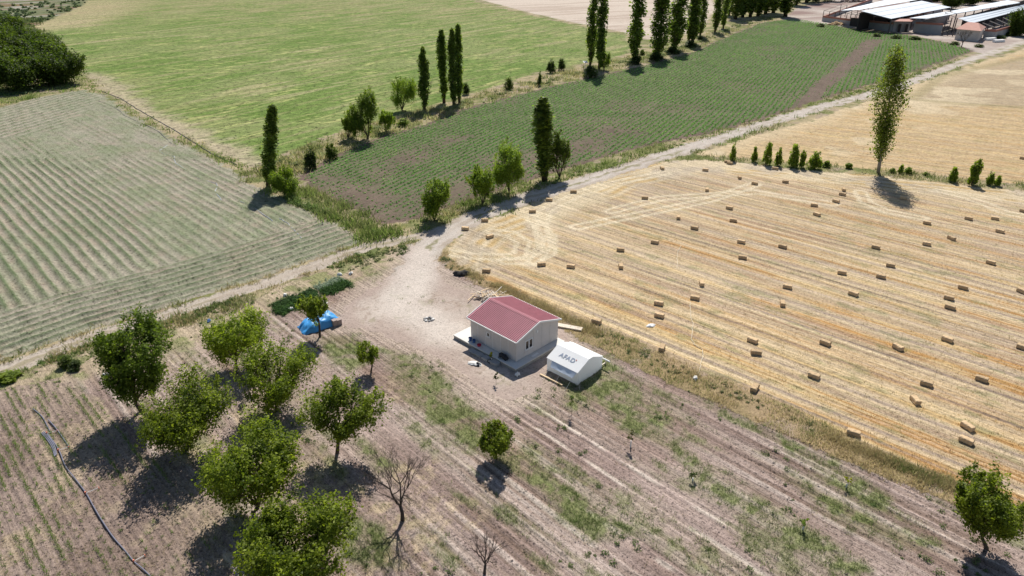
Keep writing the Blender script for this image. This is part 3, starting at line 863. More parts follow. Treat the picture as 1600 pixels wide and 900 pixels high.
# --- poplars
PV = [poplar_mesh(18, 2.6, 40 + i, leaf=.32, n=230, per=34, kink=.010, top_heavy=.42, spind=.55) for i in range(4)]
PF = [poplar_mesh(20, 3.4, 50 + i, leaf=.46, n=190, per=28, kink=.010, top_heavy=.25, spind=.6) for i in range(4)]
def poplar(px, yt, wpx, lab, k, far=False, tilt=(0, 0), group=None, name='poplar_tree', topx=None):
    h = rise(px[0], px[1], yt); w = span(px[0], px[1], wpx)
    src = PF if far else PV
    H0, W0 = (20, 2.75) if far else (18, 2.15)
    if topx is not None:      # swayed by the wind: tip stands over this place
        b = G(*px); tilt = (0, math.atan2((topx - 800) * depth_of((b[0], b[1], h)) / FPX - b[0], h))
    return plant_tree(name, lab, 'tree', px, src[k % 4], ('bark', 'bark', 'leaf_poplar'), (w / W0, w / W0, h / H0), group=group, tilt=tilt)
ROWG = 'poplars in the row beyond the crop field'
poplar((419, 292), 162, 27, 'leaning dark poplar at the corner of the mown hay field', 0, topx=429)
poplar((663, 172), 75, 20, 'shortest and leftmost of the four slim poplars beside the green meadow', 1, topx=662)
poplar((694, 161), 48, 20, 'second from left of the four slim poplars beside the green meadow', 2, topx=690)
poplar((709, 164), 46, 18, 'third from left of the four slim poplars, touching its taller neighbour', 3, topx=706)
poplar((718, 162), 39, 17, 'tallest and rightmost of the four slim poplars beside the green meadow', 0, topx=717)
poplar((851, 283), 154, 38, 'thick dark poplar beside the dirt road, throwing shade across it', 2, topx=850)
FARP = [((922, 104), -60, 17), ((936, 108), -75, 20), ((990, 96), -70, 27), ((1027, 90), -40, 28), ((1053, 78), -50, 29), ((1076, 68), -25, 13), ((1082, 68), -40, 20), ((1094, 56), -45, 15),
        ((1117, 50), -40, 15), ((1130, 45), -35, 13), ((1139, 24), -55, 13), ((1149, 30), -60, 16), ((1160, 27), -60, 17), ((1172, 26), -60, 17), ((1184, 25), -60, 18), ((1196, 22), -60, 18), ((1208, 20), -60, 18), ((1227, 26), -60, 20), ((1243, 8), -70, 18), ((1260, 4), -70, 18)]
ORD = ['first', 'second', 'third', 'fourth', 'fifth', 'sixth', 'seventh', 'eighth', 'ninth', 'tenth', 'eleventh', 'twelfth', 'thirteenth', 'fourteenth', 'fifteenth', 'sixteenth', 'seventeenth', 'eighteenth', 'nineteenth', 'twentieth', 'twenty-first', 'twenty-second', 'twenty-third', 'twenty-fourth']
for i, (px, yt, wpx) in enumerate(FARP):
    if i >= 10: wpx *= 1.45
    poplar(px, yt, wpx, 'tall dark poplar cut by the top edge, %s from the left in the long row' % ORD[i], i, True, group=ROWG)

# --- bright bushy trees along the road and the ditch
BUSH = [  # base, top, width, dens, tone, label
 ((792, 303), 219, 50, 1.15, 1.0, 'bright tall bushy tree left of the thick dark poplar by the road'),
 ((873, 279), 205, 32, .8, .7, 'dark bushy tree tucked behind the thick poplar by the road'),
 ((753, 320), 261, 42, .85, 1.05, 'round bright green tree by the road, middle of three'),
 ((683, 345), 281, 44, .95, 1.1, 'bright green tree nearest the road fork, left of the round one'),
 ((446, 307), 263, 42, .9, 1.0, 'leafy green bush at the foot of the leaning poplar'),
 ((574, 217), 140, 40, 1.0, .75, 'tall full bushy tree at the left end of the meadow hedge'),
 ((551, 217), 166, 26, .6, .9, 'narrow greyish bush tree touching the tall full one on its left'),
 ((634, 174), 120, 42, .9, .95, 'round light green tree left of the four slim poplars'),
 ((606, 206), 174, 24, .6, 1.1, 'small bright round bush in front of the meadow hedge'),
 ((944, 110), 80, 18, .6, .9, 'green bush at the foot of the first tall poplars'),
]
for i, (px, yt, wpx, dn, tone, lab) in enumerate(BUSH):
    w = span(px[0], px[1], wpx) * 1.05; h = crown_height(px, yt, w)
    ms = round_tree_mesh(h, w, 70 + i, trunk=.01, vase=.05, dens=dn * 1.2, leaf=.30 if px[1] < 240 else .26, base=(.075 * tone, .125 * tone, .018), tip=(.300 * tone, .390 * tone, .045))
    plant_tree('bushy_tree', lab, 'tree', px, ms, ('bark', 'bark', 'leaf'), rot=0)
SH = [shrub_mesh(3, 3, 90 + i, leaf=.26) for i in range(3)]
SHD = [shrub_mesh(3, 3, 95 + i, leaf=.26, base=(.026, .045, .014), tip=(.085, .118, .032)) for i in range(2)]
SHY = [shrub_mesh(3, 2, 98 + i, leaf=.24, n=50, base=(.10, .15, .02), tip=(.30, .38, .05)) for i in range(3)]
def shrub(px, yt, wpx, lab, src=SH, k=0, group=None, name='shrub'):
    h = max(.4, rise(px[0], px[1], yt)); w = span(px[0], px[1], wpx)
    W0 = 2 if src is SHY else 3
    return plant_tree(name, lab, 'shrub', px, src[k % len(src)], scale=(w / W0 * 1.15, w / W0 * 1.15, h / 3), group=group)
shrub((486, 263), 229, 26, 'dark green shrub in the ditch, left of a brighter one', SHD, 0)
shrub((518, 249), 220, 22, 'bright round shrub in the ditch at the bare tip of the crop field', SH, 1)
shrub((631, 197), 181, 18, 'low yellow green shrub right of the small round bush', SHY, 0)
shrub((728, 148), 127, 14, 'dark shrub right of the four slim poplars', SHD, 1)
shrub((795, 140), 120, 18, 'grey green shrub alone on the meadow hedge', SH, 2)
shrub((860, 114), 91, 18, 'left of two dark shrubs standing side by side on the meadow hedge', SHD, 0)
shrub((877, 110), 89, 14, 'right of two dark shrubs standing side by side on the meadow hedge', SHD, 1)
shrub((843, 134), 109, 9, 'small dark cypress shaped shrub at the edge of the crop field', SHD, 0)
shrub((1003, 86), 76, 10, 'small bush between the third and fourth tall poplars', SH, 0)
shrub((993, 100), 83, 22, 'dark bush at the foot of the third tall poplar', SHD, 0)
shrub((1025, 95), 80, 26, 'dark bush at the foot of the fourth tall poplar', SHD, 1)
shrub((1050, 84), 70, 24, 'dark bush at the foot of the fifth tall poplar', SHD, 0)
shrub((1077, 74), 62, 22, 'dark bush at the foot of the thin poplars in the long row', SHD, 1)
shrub((1094, 63), 54, 12, 'dark bush at the foot of the eighth tall poplar', SHD, 0)
shrub((922, 122), 100, 24, 'dark bush at the foot of the first tall poplar', SHD, 1)
shrub((118, 576), 562, 26, 'grey dry brushwood clump beside the earth heap on the track verge', SHD, 0)
shrub((15, 592), 580, 40, 'weedy green clump on the track verge at the left edge', SHY, 1)
shrub((104, 572), 556, 26, 'green weed clump behind the dry brushwood on the track verge', SH, 2)
RS = [((1144, 251), 217, 10), ((1178, 253), 224, 10), ((1197, 257), 216, 15), ((1215, 259), 222, 11), ((1239, 261), 217, 17), ((1252, 262), 230, 11), ((1272, 264), 229, 20), ((1290, 261), 249, 14), ((1325, 263), 253, 14), ((1394, 270), 260, 10), ((1406, 271), 254, 9), ((1418, 272), 259, 13), ((1446, 274), 267, 8), ((1488, 284), 256, 14), ((1518, 289), 242, 19), ((1545, 289), 263, 12), ((1557, 290), 270, 11)]
for i, (px, yt, wpx) in enumerate(RS):
    big_ = px[1] - yt > 25
    shrub(px, yt, wpx, '%s poplar shoot between the two stubble fields, %s from the left' % ('leafy upright' if big_ else 'low bright', ORD[i]), SHY, i, 'poplar shoots between the stubble fields', 'poplar_shoot')

# --- the lone tall poplar with an open crown
px = (1372, 271)
h = rise(px[0], px[1], 84); w = span(px[0], px[1], 78)
ms = poplar_mesh(h, w, 61, leaf=.36, n=260, per=36, bare=.16, spind=.55, base=(.075, .105, .02), tip=(.26, .31, .05), open_=.35, kink=.01, top_heavy=.75)
lean_to(ms, px, h, 1394, .7)
plant_tree('poplar_tree', 'lone tall poplar with open crown and bare lower trunk in the stubble', 'tree', px, ms, ('bark_pale', 'bark_pale', 'leaf_poplar'), rot=0)

# --- nut grove at the upper left
GV = [round_tree_mesh(9, 14, 110 + i, trunk=.08, vase=.25, dens=1.7, leaf=.62, base=(.030, .056, .012), tip=(.110, .150, .024)) for i in range(3)]
for i, (px, yt, wpx, lab) in enumerate([
  ((95, 131), 82, 62, 'dark nut tree at the right front corner of the grove'), ((28, 140), 84, 70, 'dark nut tree at the left front of the grove'),
  ((62, 112), 66, 62, 'dark nut tree in the middle of the grove'), ((-22, 126), 70, 66, 'dark nut tree cut by the left edge, front row of the grove'),
  ((20, 98), 50, 60, 'dark nut tree in the middle row near the left edge'), ((75, 97), 55, 44, 'dark nut tree in the second row at the right rim of the grove'),
  ((42, 84), 44, 48, 'dark nut tree in the third row of the grove'), ((-5, 78), 32, 50, 'dark nut tree at the back of the grove, cut by the left edge'),
  ((14, 66), 26, 44, 'dark nut tree at the very back of the grove'), ((-40, 95), 45, 50, 'dark nut tree at the far left, mostly outside the picture')]):
    if px[0] < -30: continue
    h = rise(px[0], px[1], yt); w = span(px[0], px[1], wpx) * 1.25
    plant_tree('nut_tree', lab, 'tree', px, GV[i % 3], ('bark', 'bark', 'leaf'), (w / 14, w / 14, h / 9), group='dark trees of the upper left grove')
# --- trees round the barns
for i, (px, yt, wpx, lab) in enumerate([
  ((1592, 56), 14, 40, 'dark round tree at the right edge in front of the barns'), ((1484, 14), -12, 30, 'dark tree behind the two barns, left one'), ((1512, 8), -10, 34, 'dark tree behind the two barns, right one'),
  ((1545, 2), -18, 40, 'dark tree behind the right barn at the top edge'), ((1296, 2), -28, 30, 'dark tree behind the dirt heap at the top edge'), ((1275, 3), -25, 30, 'dark tree at the end of the long poplar row'), ((1462, 3), -14, 24, 'dark tree at the top edge between the barn roofs')]):
    h = rise(px[0], px[1], yt); w = span(px[0], px[1], wpx)
    plant_tree('farm_tree', lab, 'tree', px, GV[i % 3], ('bark', 'bark', 'leaf'), (w / 14, w / 14, h / 9))
px = (1502, 74); h = rise(px[0], px[1], 39); w = span(px[0], px[1], 24)
tk, br = dead_tree_mesh(h, w * 1.1, 33, 5)
t = thing('bare_tree', 'dark bare tree in front of the tiled hut by the barns', 'tree', G(*px))
obj('trunk', tk, M['bark_dead'], t); obj('branches', br, M['bark_dead'], t)

# ================================================================== HOUSE
def mcol(name, c, **k): return solid_mat(name, tuple(float(v) for v in c), **k)
M['panel'] = mcol('wall cladding', (.63, .585, .55), rough=.7, var=.13, scale=.7)
M['core'] = mcol('wall core', (.22, .20, .18), var=.1)
M['white'] = mcol('white trim', (.78, .77, .75), rough=.6, var=.05)
M['concrete'] = mcol('concrete', (.62, .60, .56), rough=.95, var=.16, scale=1.2, bump=.01)
M['conc_side'] = mcol('concrete blocks', (.36, .34, .31), rough=.95, var=.25, scale=2.0, bump=.02)
M['roof_red'] = mcol('red roof sheet', (.47, .20, .23), rough=.5, spec=.45, var=.17, scale=1.0)
M['ridge_red'] = mcol('red ridge cap', (.40, .14, .165), rough=.45, spec=.5, var=.12)
M['glass'] = mcol('window glass', (.015, .018, .022), rough=.08, spec=.6, var=.0)
M['tentcloth'] = mcol('white canvas', (.88, .88, .88), rough=.85, var=.05, scale=1.5)
def _translucent(m, fac, rgb):
    n = m.node_tree; p = n.nodes['Principled BSDF']; o = n.nodes['Material Output']
    t = n.nodes.new('ShaderNodeBsdfTranslucent'); t.inputs[0].default_value = (*rgb, 1)
    x = n.nodes.new('ShaderNodeMixShader'); x.inputs[0].default_value = fac
    n.links.new(p.outputs[0], x.inputs[1]); n.links.new(t.outputs[0], x.inputs[2]); n.links.new(x.outputs[0], o.inputs[0])
_translucent(M['tentcloth'], .25, (.90, .92, .94))
M['tentwall'] = mcol('white canvas wall', (.88, .88, .88), rough=.85, var=.05, scale=1.5)
_translucent(M['tentwall'], .5, (.93, .95, .97))
_translucent(M['clear'], .4, (.85, .9, .95)) if 'clear' in M else None
M['tentgrey'] = mcol('grey lettering', (.27, .31, .39), rough=.85, var=.06)
M['tentred'] = mcol('red mark', (.45, .12, .10), rough=.85, var=.06)
M['clear'] = mcol('clear plastic flap', (.60, .66, .74), rough=.25, spec=.5, var=.12, scale=4)
M['twine'] = mcol('straw twine', (.62, .54, .40), var=.15)
M['rope'] = mcol('white rope', (.72, .70, .66), var=.1)
M['wood'] = mcol('fresh sawn wood', (.62, .47, .30), rough=.85, var=.2, scale=3)
M['woodpale'] = mcol('pale weathered wood', (.66, .58, .48), rough=.85, var=.2, scale=3)
M['blue'] = mcol('blue tarpaulin', (.055, .30, .66), rough=.45, spec=.45, var=.16, scale=2.5)
M['bluep'] = mcol('blue plastic', (.05, .12, .30), rough=.4, spec=.4, var=.08)
M['redp'] = mcol('red plastic', (.55, .04, .07), rough=.4, spec=.4, var=.08)
M['dark'] = mcol('dark plastic', (.022, .022, .026), rough=.6, var=.2)
M['grey'] = mcol('grey stone', (.34, .33, .32), rough=.95, var=.3, scale=4, bump=.02)
M['cardboard'] = mcol('brown grey board', (.34, .27, .24), rough=.9, var=.15)
M['galv'] = mcol('galvanised steel', (.62, .63, .64), rough=.45, metal=.6, var=.12)
M['pipe'] = mcol('blue grey irrigation pipe', (.16, .16, .21), rough=.4, spec=.5, var=.1)
M['orange'] = mcol('orange riser', (.72, .24, .15), rough=.6, var=.1)
M['rag'] = mcol('pale rag', (.74, .72, .68), rough=.9, var=.15, scale=5)
M['ash'] = mcol('ash and charcoal', (.06, .055, .05), rough=1, var=.4, scale=5)

HC = G(807.1, 535.9, 2.98)
HROT = R(45.4)
house = thing('prefab_house', 'small prefabricated house with beige panel walls and a red ribbed gable roof', 'house', (HC[0], HC[1], 0), HROT)
PZ = .45
W0x, W1x, W0y, W1y, ZE = .22, 6.75, .25, 7.28, 2.93
RX, RZ = 3.5, 4.06           # ridge
mb = MB(); mb.hexa([(-.75, -.62, -.3), (6.95, -.62, -.3), (6.95, 9.1, -.3), (-.75, 9.1, -.3)], [(-.75, -.62, PZ - .10), (6.95, -.62, PZ - .10), (6.95, 9.1, PZ - .10), (-.75, 9.1, PZ - .10)])
pl = mb.build('plinth', M['conc_side'], house)
MB().box(-.80, 7.0, -.67, 9.15, PZ - .10, PZ).build('plinth_slab', M['concrete'], pl)
def roofz(x): return RZ - (RZ - 2.98) * abs(x - RX) / RX
core = MB()
i_ = .02
core.prism([(W0x + i_, W0y + i_, PZ), (W1x - i_, W0y + i_, PZ), (W1x - i_, W0y + i_, roofz(W1x) - .10), (RX, W0y + i_, RZ - .10), (W0x + i_, W0y + i_, roofz(W0x) - .10)], (0, W1y - W0y - 2 * i_, 0))
wl = core.build('wall', M['core'], house)
# cladding panels, each one a sheet proud of the core with open joints
np_ = 6
pw = (W1y - W0y) / np_
for sx, xx in ((-1, W0x + i_), (1, W1x - i_)):
    for k in range(np_):
        y0 = W0y + k * pw + .014; y1 = W0y + (k + 1) * pw - .014
        x0, x1 = (xx - .035, xx - .001) if sx < 0 else (xx + .001, xx + .035)
        MB().box(x0, x1, y0, y1, PZ + .03, ZE - .05).build('wall_panel', M['panel'], wl)
        MB().box(x0 - .012 if sx < 0 else x1 - .004, x0 + .004 if sx < 0 else x1 + .012, y0 - .034, y0 + .012, PZ + .03, ZE - .06).build('joint_strip', M['white'], wl)
ng = 5
gw = (W1x - W0x) / ng
for sy_, yy in ((-1, W0y + i_), (1, W1y - i_)):
    for k in range(ng):
        xa = W0x + k * gw + .014; xb = W0x + (k + 1) * gw - .014
        y0, dy = (yy - .035, .034) if sy_ < 0 else (yy + .001, .034)
        pts = [(xa, y0, PZ + .03), (xb, y0, PZ + .03), (xb, y0, roofz(xb) - .12)]
        if xa < RX < xb: pts.append((RX, y0, RZ - .12))
        pts.append((xa, y0, roofz(xa) - .12))
        MB().prism(pts, (0, dy, 0)).build('wall_panel', M['panel'], wl)
# windows
def window(x0, x1, z0, z1, gable, n):
    w = MB(); fr = .11
    def bx(m, a0, a1, c0, c1, d0, d1):
        if gable: m.box(a0, a1, W0y - d1, W0y - d0, c0, c1)
        else: m.box(W0x - d1, W0x - d0, a0, a1, c0, c1)
    for a0, a1, c0, c1 in ((x0, x1, z0, z0 + fr), (x0, x1, z1 - fr, z1), (x0, x0 + fr, z0 + fr, z1 - fr), (x1 - fr, x1, z0 + fr, z1 - fr)): bx(w, a0, a1, c0, c1, -.01, .06)
    for k in range(1, n):
        xm = x0 + (x1 - x0) * k / n; bx(w, xm - fr * .7, xm + fr * .7, z0 + fr, z1 - fr, -.01, .055)
    wo = w.build('window', M['white'], house)
    for k in range(n):
        a0 = x0 + (x1 - x0) * k / n + fr * .7; a1 = x0 + (x1 - x0) * (k + 1) / n - fr * .7
        g_ = MB(); bx(g_, a0, a1, z0 + fr, z1 - fr, .017, .03); g_.build('pane', M['glass'], wo)
    s = MB(); bx(s, x0 - .06, x1 + .06, z0 - .05, z0 - .003, -.01, .10); s.build('sill', M['white'], wo)
window(1.52, 2.72, 1.25, 2.42, True, 2)
window(4.15, 4.72, 1.72, 2.34, False, 1)
MB().box(3.28, 3.5, W0y - .07, W0y - .02, 2.72, 3.05).build('vent', M['white'], house)
# roof: ribbed sheets
def slope_mesh(sgn):
    m = MB(); L0, L1 = 0.0, 7.62
    rib = .24; n = int((L1 - L0) / rib)
    prof = []
    for k in range(n):
        y = L0 + k * rib
        prof += [(y, 0), (y + .12, 0), (y + .135, .09), (y + .19, .09)]
    prof.append((L1, 0))
    xe = 0.0 if sgn < 0 else 7.0
    top = [(RX, y, RZ + z) for y, z in prof]; bot = [(xe, y, 2.98 + z) for y, z in prof]
    b = len(m.v); m.v += top + bot; N = len(prof)
    for j in range(N - 1):
        m.f.append((b + j, b + j + 1, b + N + j + 1, b + N + j) if sgn > 0 else (b + j + 1, b + j, b + N + j, b + N + j + 1))
    # underside
    m.hexa([(xe, L0, 2.91), (RX, L0, RZ - .07), (RX, L1, RZ - .07), (xe, L1, 2.91)], [(xe, L0, 2.974), (RX, L0, RZ - .006), (RX, L1, RZ - .006), (xe, L1, 2.974)])
    return m
rf = slope_mesh(-1).build('roof', M['roof_red'], house)
slope_mesh(1).build('roof_slope', M['roof_red'], rf)
m = MB(); m.prism([(RX - .26, 0, roofz(RX - .26) + .05), (RX, 0, RZ + .075), (RX + .26, 0, roofz(RX + .26) + .05), (RX, 0, RZ + .03)], (0, 7.62, 0)); m.build('ridge_cap', M['ridge_red'], rf)
for y0 in (-.075, 7.625):
    for x0, x1, z0, z1 in ((-.04, RX, 2.98, RZ + .012), (RX, 7.04, RZ + .012, 2.98)):
        MB().prism([(x0, y0, z0 - .12), (x1, y0, z1 - .12), (x1, y0, z1 + .075), (x0, y0, z0 + .075)], (0, .07, 0)).build('gable_trim', M['white'], rf)
for x0, x1 in ((-.09, -.003), (7.003, 7.09)):
    MB().box(x0, x1, -.003, 7.623, 2.87, 3.0).build('gutter', M['white'], rf)
# downpipe at the near corner
MB().tube([(.1, .12, 2.75), (.12, .16, 2.6), (.13, .17, .5)], .035, 6).build('downpipe', M['panel'], house)

def HL(x, y, z=0.0):
    c, s = math.cos(HROT), math.sin(HROT)
    return (HC[0] + x * c - y * s, HC[1] + x * s + y * c, z)
# things on and beside the plinth
def bucket(mat, label, loc, r=.17, hgt=.32, cat='bucket', name='bucket'):
    t = thing(name, label, cat, loc)
    m = MB(); k = 12
    prof = [(r * .78, 0), (r, hgt), (r + .02, hgt), (r + .02, hgt - .03), (r * .97, hgt - .03), (r * .72, .03)]
    b = len(m.v)
    for rr, z in prof:
        for j in range(k):
            a = 2 * math.pi * j / k; m.v.append((rr * math.cos(a), rr * math.sin(a), z))
    for i in range(len(prof) - 1):
        if i == 3: pass
        for j in range(k): m.f.append((b + i * k + j, b + i * k + (j + 1) % k, b + (i + 1) * k + (j + 1) % k, b + (i + 1) * k + j))
    m.f.append(tuple(b + j for j in reversed(range(k)))); m.f.append(tuple(b + 5 * k + j for j in range(k)))
    m.build('body', mat, t)
    MB().tube([(r * math.cos(a), 0, hgt + .12 * math.sin(a)) for a in np.linspace(0, math.pi, 7)], .01, 4).build('handle', M['galv'], t)
    return t
bucket(M['bluep'], 'dark blue bucket on the plinth, nearer the white terrace', HL(-.25, 6.9, PZ), .2, .36)
bucket(M['bluep'], 'blue bucket on the plinth beside the red basin', HL(-.25, 6.3, PZ), .2, .34)
bucket(M['redp'], 'red basin on the plinth under the long wall', HL(-.35, 5.35, PZ), .24, .22, 'basin', 'basin')
def lumps(m, n, sx, sy, sz, rg, r=(.1, .25)):
    for _ in range(n):
        x, y = rg.normal() * sx, rg.normal() * sy
        rr = rg.uniform(*r); z = max(0, sz * math.exp(-(x * x / (2 * sx * sx) + y * y / (2 * sy * sy))) * rg.random())
        k = 6; b = len(m.v)
        for ph in (-.9, -.2, .5, 1.1):
            for j in range(k):
                a = 2 * math.pi * j / k; q = rr * math.cos(ph) * rg.uniform(.75, 1.25)
                m.v.append((x + q * math.cos(a), y + q * math.sin(a), max(-.02, z + rr * .7 * math.sin(ph) + rr * .4)))
        for i in range(3):
            for j in range(k): m.f.append((b + i * k + j, b + i * k + (j + 1) % k, b + (i + 1) * k + (j + 1) % k, b + (i + 1) * k + j))
        m.f.append(tuple(b + 3 * k + j for j in range(k)))
    return m
def crumple(L, W, H, seed, nu=14, nv=9):
    """a heap of cloth or sacking: a low mound with folds and a ragged rim"""
    U, Vv = np.meshgrid(np.linspace(-1, 1, nu), np.linspace(-1, 1, nv))
    r = np.clip(1 - (U ** 2 + Vv ** 2) * .72, 0, 1) ** .5
    z = H * r * (.45 + 1.1 * fbm(U * 2.2 + seed, Vv * 2.2, seed, 3)) + .10 * H * np.abs(fbm(U * 6, Vv * 6, seed + 1, 2) - .5)
    x = U * L * (.8 + .4 * vn(U * 3 + 5, Vv * 3, seed + 2)) * (1 - .25 * np.abs(Vv)); y = Vv * W * (.8 + .4 * vn(U * 3, Vv * 3 + 4, seed + 3)) * (1 - .25 * np.abs(U))
    i = np.arange(nu * nv).reshape(nv, nu)
    q = np.stack([i[:-1, :-1], i[:-1, 1:], i[1:, 1:], i[1:, :-1]], -1).reshape(-1, 4)
    return mesh_np('heap', np.stack([x, y, z - .02], -1).reshape(-1, 3), q)
rg = np.random.default_rng(5)
tag(obj('black_heap', crumple(.36, .75, .5, 27), M['dark'], None, HL(-.24, 1.75, PZ), HROT), 'black heap piled against the long wall near the corner', 'heap')
for k, (y0, y1) in enumerate(((5.9, 4.95), (4.9, 3.9), (3.8, 2.9), (2.7, 1.5))):
    m = MB(); m.box(-.34, .34, 0, y0 - y1, 0, .20 + .05 * k)
    t = m.build('stone_slab', M['grey'], None, HL(-1.2, y1, 0.0), HROT)
    bv = t.modifiers.new('b', 'BEVEL'); bv.width = .04; bv.segments = 2
    tag(t, 'grey slab laid along the plinth foot, %s from the white terrace' % ORD[k], 'slab', 'grey slabs along the plinth')
tag(obj('white_bag', crumple(.3, .3, .42, 25), M['rag'], None, HL(-1.05, -1.15, 0), HROT), 'white bag by the near corner of the plinth', 'bag')
p = G(742, 569); tag(obj('rag_pile', crumple(.85, .38, .30, 23), M['rag'], None, p, -.3), 'pile of white rags on the bare soil beside the house shadow', 'rags')
p = G(747.5, 571); tag(lumps(MB(), 8, .12, .12, .3, rg, (.1, .18)).build('dark_bag', M['dark'], None, p, .3), 'small dark bag beside the white rags', 'bag')
p = G(767, 565); tag(lumps(MB(), 10, .2, .15, .25, rg, (.1, .2)).build('black_bin_bag', M['dark'], None, (p[0], p[1], .0), .3), 'black bag lying in the house shadow', 'bag')
# paper on the plinth under the window
tag(MB().box(-.5, .5, -.12, .12, 0, .03).build('white_board', M['white'], None, HL(2.6, -.22, PZ + .004), HROT + .05), 'thin white board on the plinth under the gable window', 'board')
# ================================================================== TENT
T0 = G(901.4, 602.4); TROT = R(46.5)
tent = thing('relief_tent', 'white canvas relief tent with grey lettering beside the house', 'tent', (T0[0], T0[1], 0), TROT)
TX, TY, TE, TR = 4.15, 4.0, 1.55, 2.34
xa, xb = 1.72, 2.42
def wob(p, s=.03):
    return (p[0] + s * math.sin(p[1] * 3.1 + p[2]), p[1], p[2] + s * math.sin(p[1] * 2.3 + p[0]))
m = MB()
m.poly([(0, 0, 0), (TX, 0, 0), (TX, 0, TE), (xb, 0, TR), (xa, 0, TR), (0, 0, TE)])
m.poly([(0, TY, 0), (0, TY, TE), (xa, TY, TR), (xb, TY, TR), (TX, TY, TE), (TX, TY, 0)])
def gridface(m, p00, p10, p11, p01, nu=10, nv=5, amp=.03, nd=(0, 0, 1)):
    P = [Vector(q) for q in (p00, p10, p11, p01)]; b = len(m.v)
    nd = Vector(nd)
    for j in range(nv + 1):
        for i in range(nu + 1):
            u, v = i / nu, j / nv
            q = (P[0] * (1 - u) + P[1] * u) * (1 - v) + (P[3] * (1 - u) + P[2] * u) * v
            e = math.sin(math.pi * v) * (.6 + .4 * math.sin(u * 17 + v * 3)) * (.3 + .7 * math.sin(math.pi * u))
            m.v.append(tuple(q - nd * amp * e))
    for j in range(nv):
        for i in range(nu):
            a = b + j * (nu + 1) + i; m.f.append((a, a + 1, a + nu + 2, a + nu + 1))
gridface(m, (0, TY, 0), (0, 0, 0), (0, 0, TE), (0, TY, TE), amp=.04, nd=(-1, 0, 0))
gridface(m, (TX, 0, 0), (TX, TY, 0), (TX, TY, TE), (TX, 0, TE), amp=.04, nd=(1, 0, 0))
m.build('wall', M['tentwall'], tent)
m = MB(); o_ = .06
gridface(m, (-o_, TY + o_, TE + .0), (-o_, -o_, TE + .0), (xa, -o_, TR + .02), (xa, TY + o_, TR + .02), 14, 6, .035, (-.5, 0, .8))
gridface(m, (xa, TY + o_, TR + .02), (xa, -o_, TR + .02), (xb, -o_, TR + .02), (xb, TY + o_, TR + .02), 14, 2, .02)
gridface(m, (xb, TY + o_, TR + .02), (xb, -o_, TR + .02), (TX + o_, -o_, TE), (TX + o_, TY + o_, TE), 14, 6, .035, (.5, 0, .8))
m.build('canopy', M['tentcloth'], tent, smooth=True)
# lettering on the slope that faces the house
def text_mesh(body, size):
    c = bpy.data.curves.new('t', 'FONT'); c.body = body; c.size = size; c.align_x = 'CENTER'; c.align_y = 'CENTER'; c.offset = .014; c.space_character = 1.12
    o = bpy.data.objects.new('t', c); COL.objects.link(o)
    me = bpy.data.meshes.new_from_object(o.evaluated_get(bpy.context.evaluated_depsgraph_get()))
    bpy.data.objects.remove(o); return me
sl = math.atan2(TR - TE, xa + o_)
from mathutils import Matrix
def on_slope(me, name, mat, v, u, lift=.03):
    o = obj(name, me, mat, tent)
    ux = Vector((0, -1, 0)); uy = Vector((math.cos(sl), 0, math.sin(sl))); uz = ux.cross(uy)
    c = Vector((-o_, 0, TE)) + uy * v + Vector((0, u, 0)) + uz * lift
    o.matrix_local = Matrix(((ux.x, uy.x, uz.x, c.x), (ux.y, uy.y, uz.y, c.y), (ux.z, uy.z, uz.z, c.z), (0, 0, 0, 1)))
    return o
on_slope(text_mesh('AFAD', .72), 'lettering', M['tentgrey'], 1.02, 2.05)
mk = MB(); mk.prism([(.07 * math.cos(a), .07 * math.sin(a), 0) for a in np.linspace(0, 2 * math.pi, 9)[:-1]], (0, 0, .004))
on_slope(mk.mesh('mark'), 'mark', M['tentred'], 1.24, 1.02)
# raised window flap with its ropes
m = MB(); gridface(m, (-.48, 3.15, 1.02), (-.48, .25, 1.02), (-.075, .06, TE - .03), (-.075, 3.3, TE - .03), 12, 4, .07, (-.4, 0, .8))
m.build('flap', M['clear'], tent, smooth=True)
for y in (3.15, 1.7, .25):
    MB().tube([(-.48, y, 1.02), (-1.55, y + .05, 0)], .014, 4).build('guy_rope', M['rope'], tent)
    MB().tube([(-1.55, y + .05, -.05), (-1.58, y + .05, .12)], .02, 4).build('peg', M['galv'], tent)
MB().tube([(0, 0, TE), (-.45, -.7, 0)], .014, 4).build('guy_rope', M['rope'], tent)
MB().box(-.04, .0, .2, 3.6, .0, .10).build('shade_strip', M['cardboard'], tent)  # dark strip along the wall foot for the shadow there, not cloth
a, b = G(844, 586), G(879, 603)
d = Vector(b) - Vector(a)
tag(MB().hexa([(0, -.11, 0), (d.length, -.11, 0), (d.length, .11, 0), (0, .11, 0)], [(0, -.10, .17), (d.length, -.10, .17), (d.length, .10, .17), (0, .10, .17)]).build('timber_beam', M['wood'], None, a, math.atan2(d.y, d.x)), 'yellow timber beam on the ground in front of the tent', 'beam')
def TL(x, y, z=0.0):
    c, s = math.cos(TROT), math.sin(TROT); return (T0[0] + x * c - y * s, T0[1] + x * s + y * c, z)
tag(MB().tube([(0, 0, 0), (0, 5.4, .15)], .09, 6).build('white_gutter', M['white'], None, TL(TX + .5, -.6, .9), TROT), 'long white pole lying behind the tent', 'pole')
for k, (dx, z0) in enumerate(((.25, .5), (.75, .3))):
    tag(MB().tube([(0, 0, 0), (0, 4.6, .25)], .045, 6).build('steel_pole', M['galv'], None, TL(TX + dx, .3 + .4 * k, z0), TROT + .04 * k), '%s of two thin grey steel poles behind the tent' % ('upper' if k == 0 else 'lower'), 'pole', 'steel poles behind the tent')
sup = thing('pole_rack', 'low timber rack carrying the poles behind the tent', 'rack', TL(TX + .6, 0), TROT)
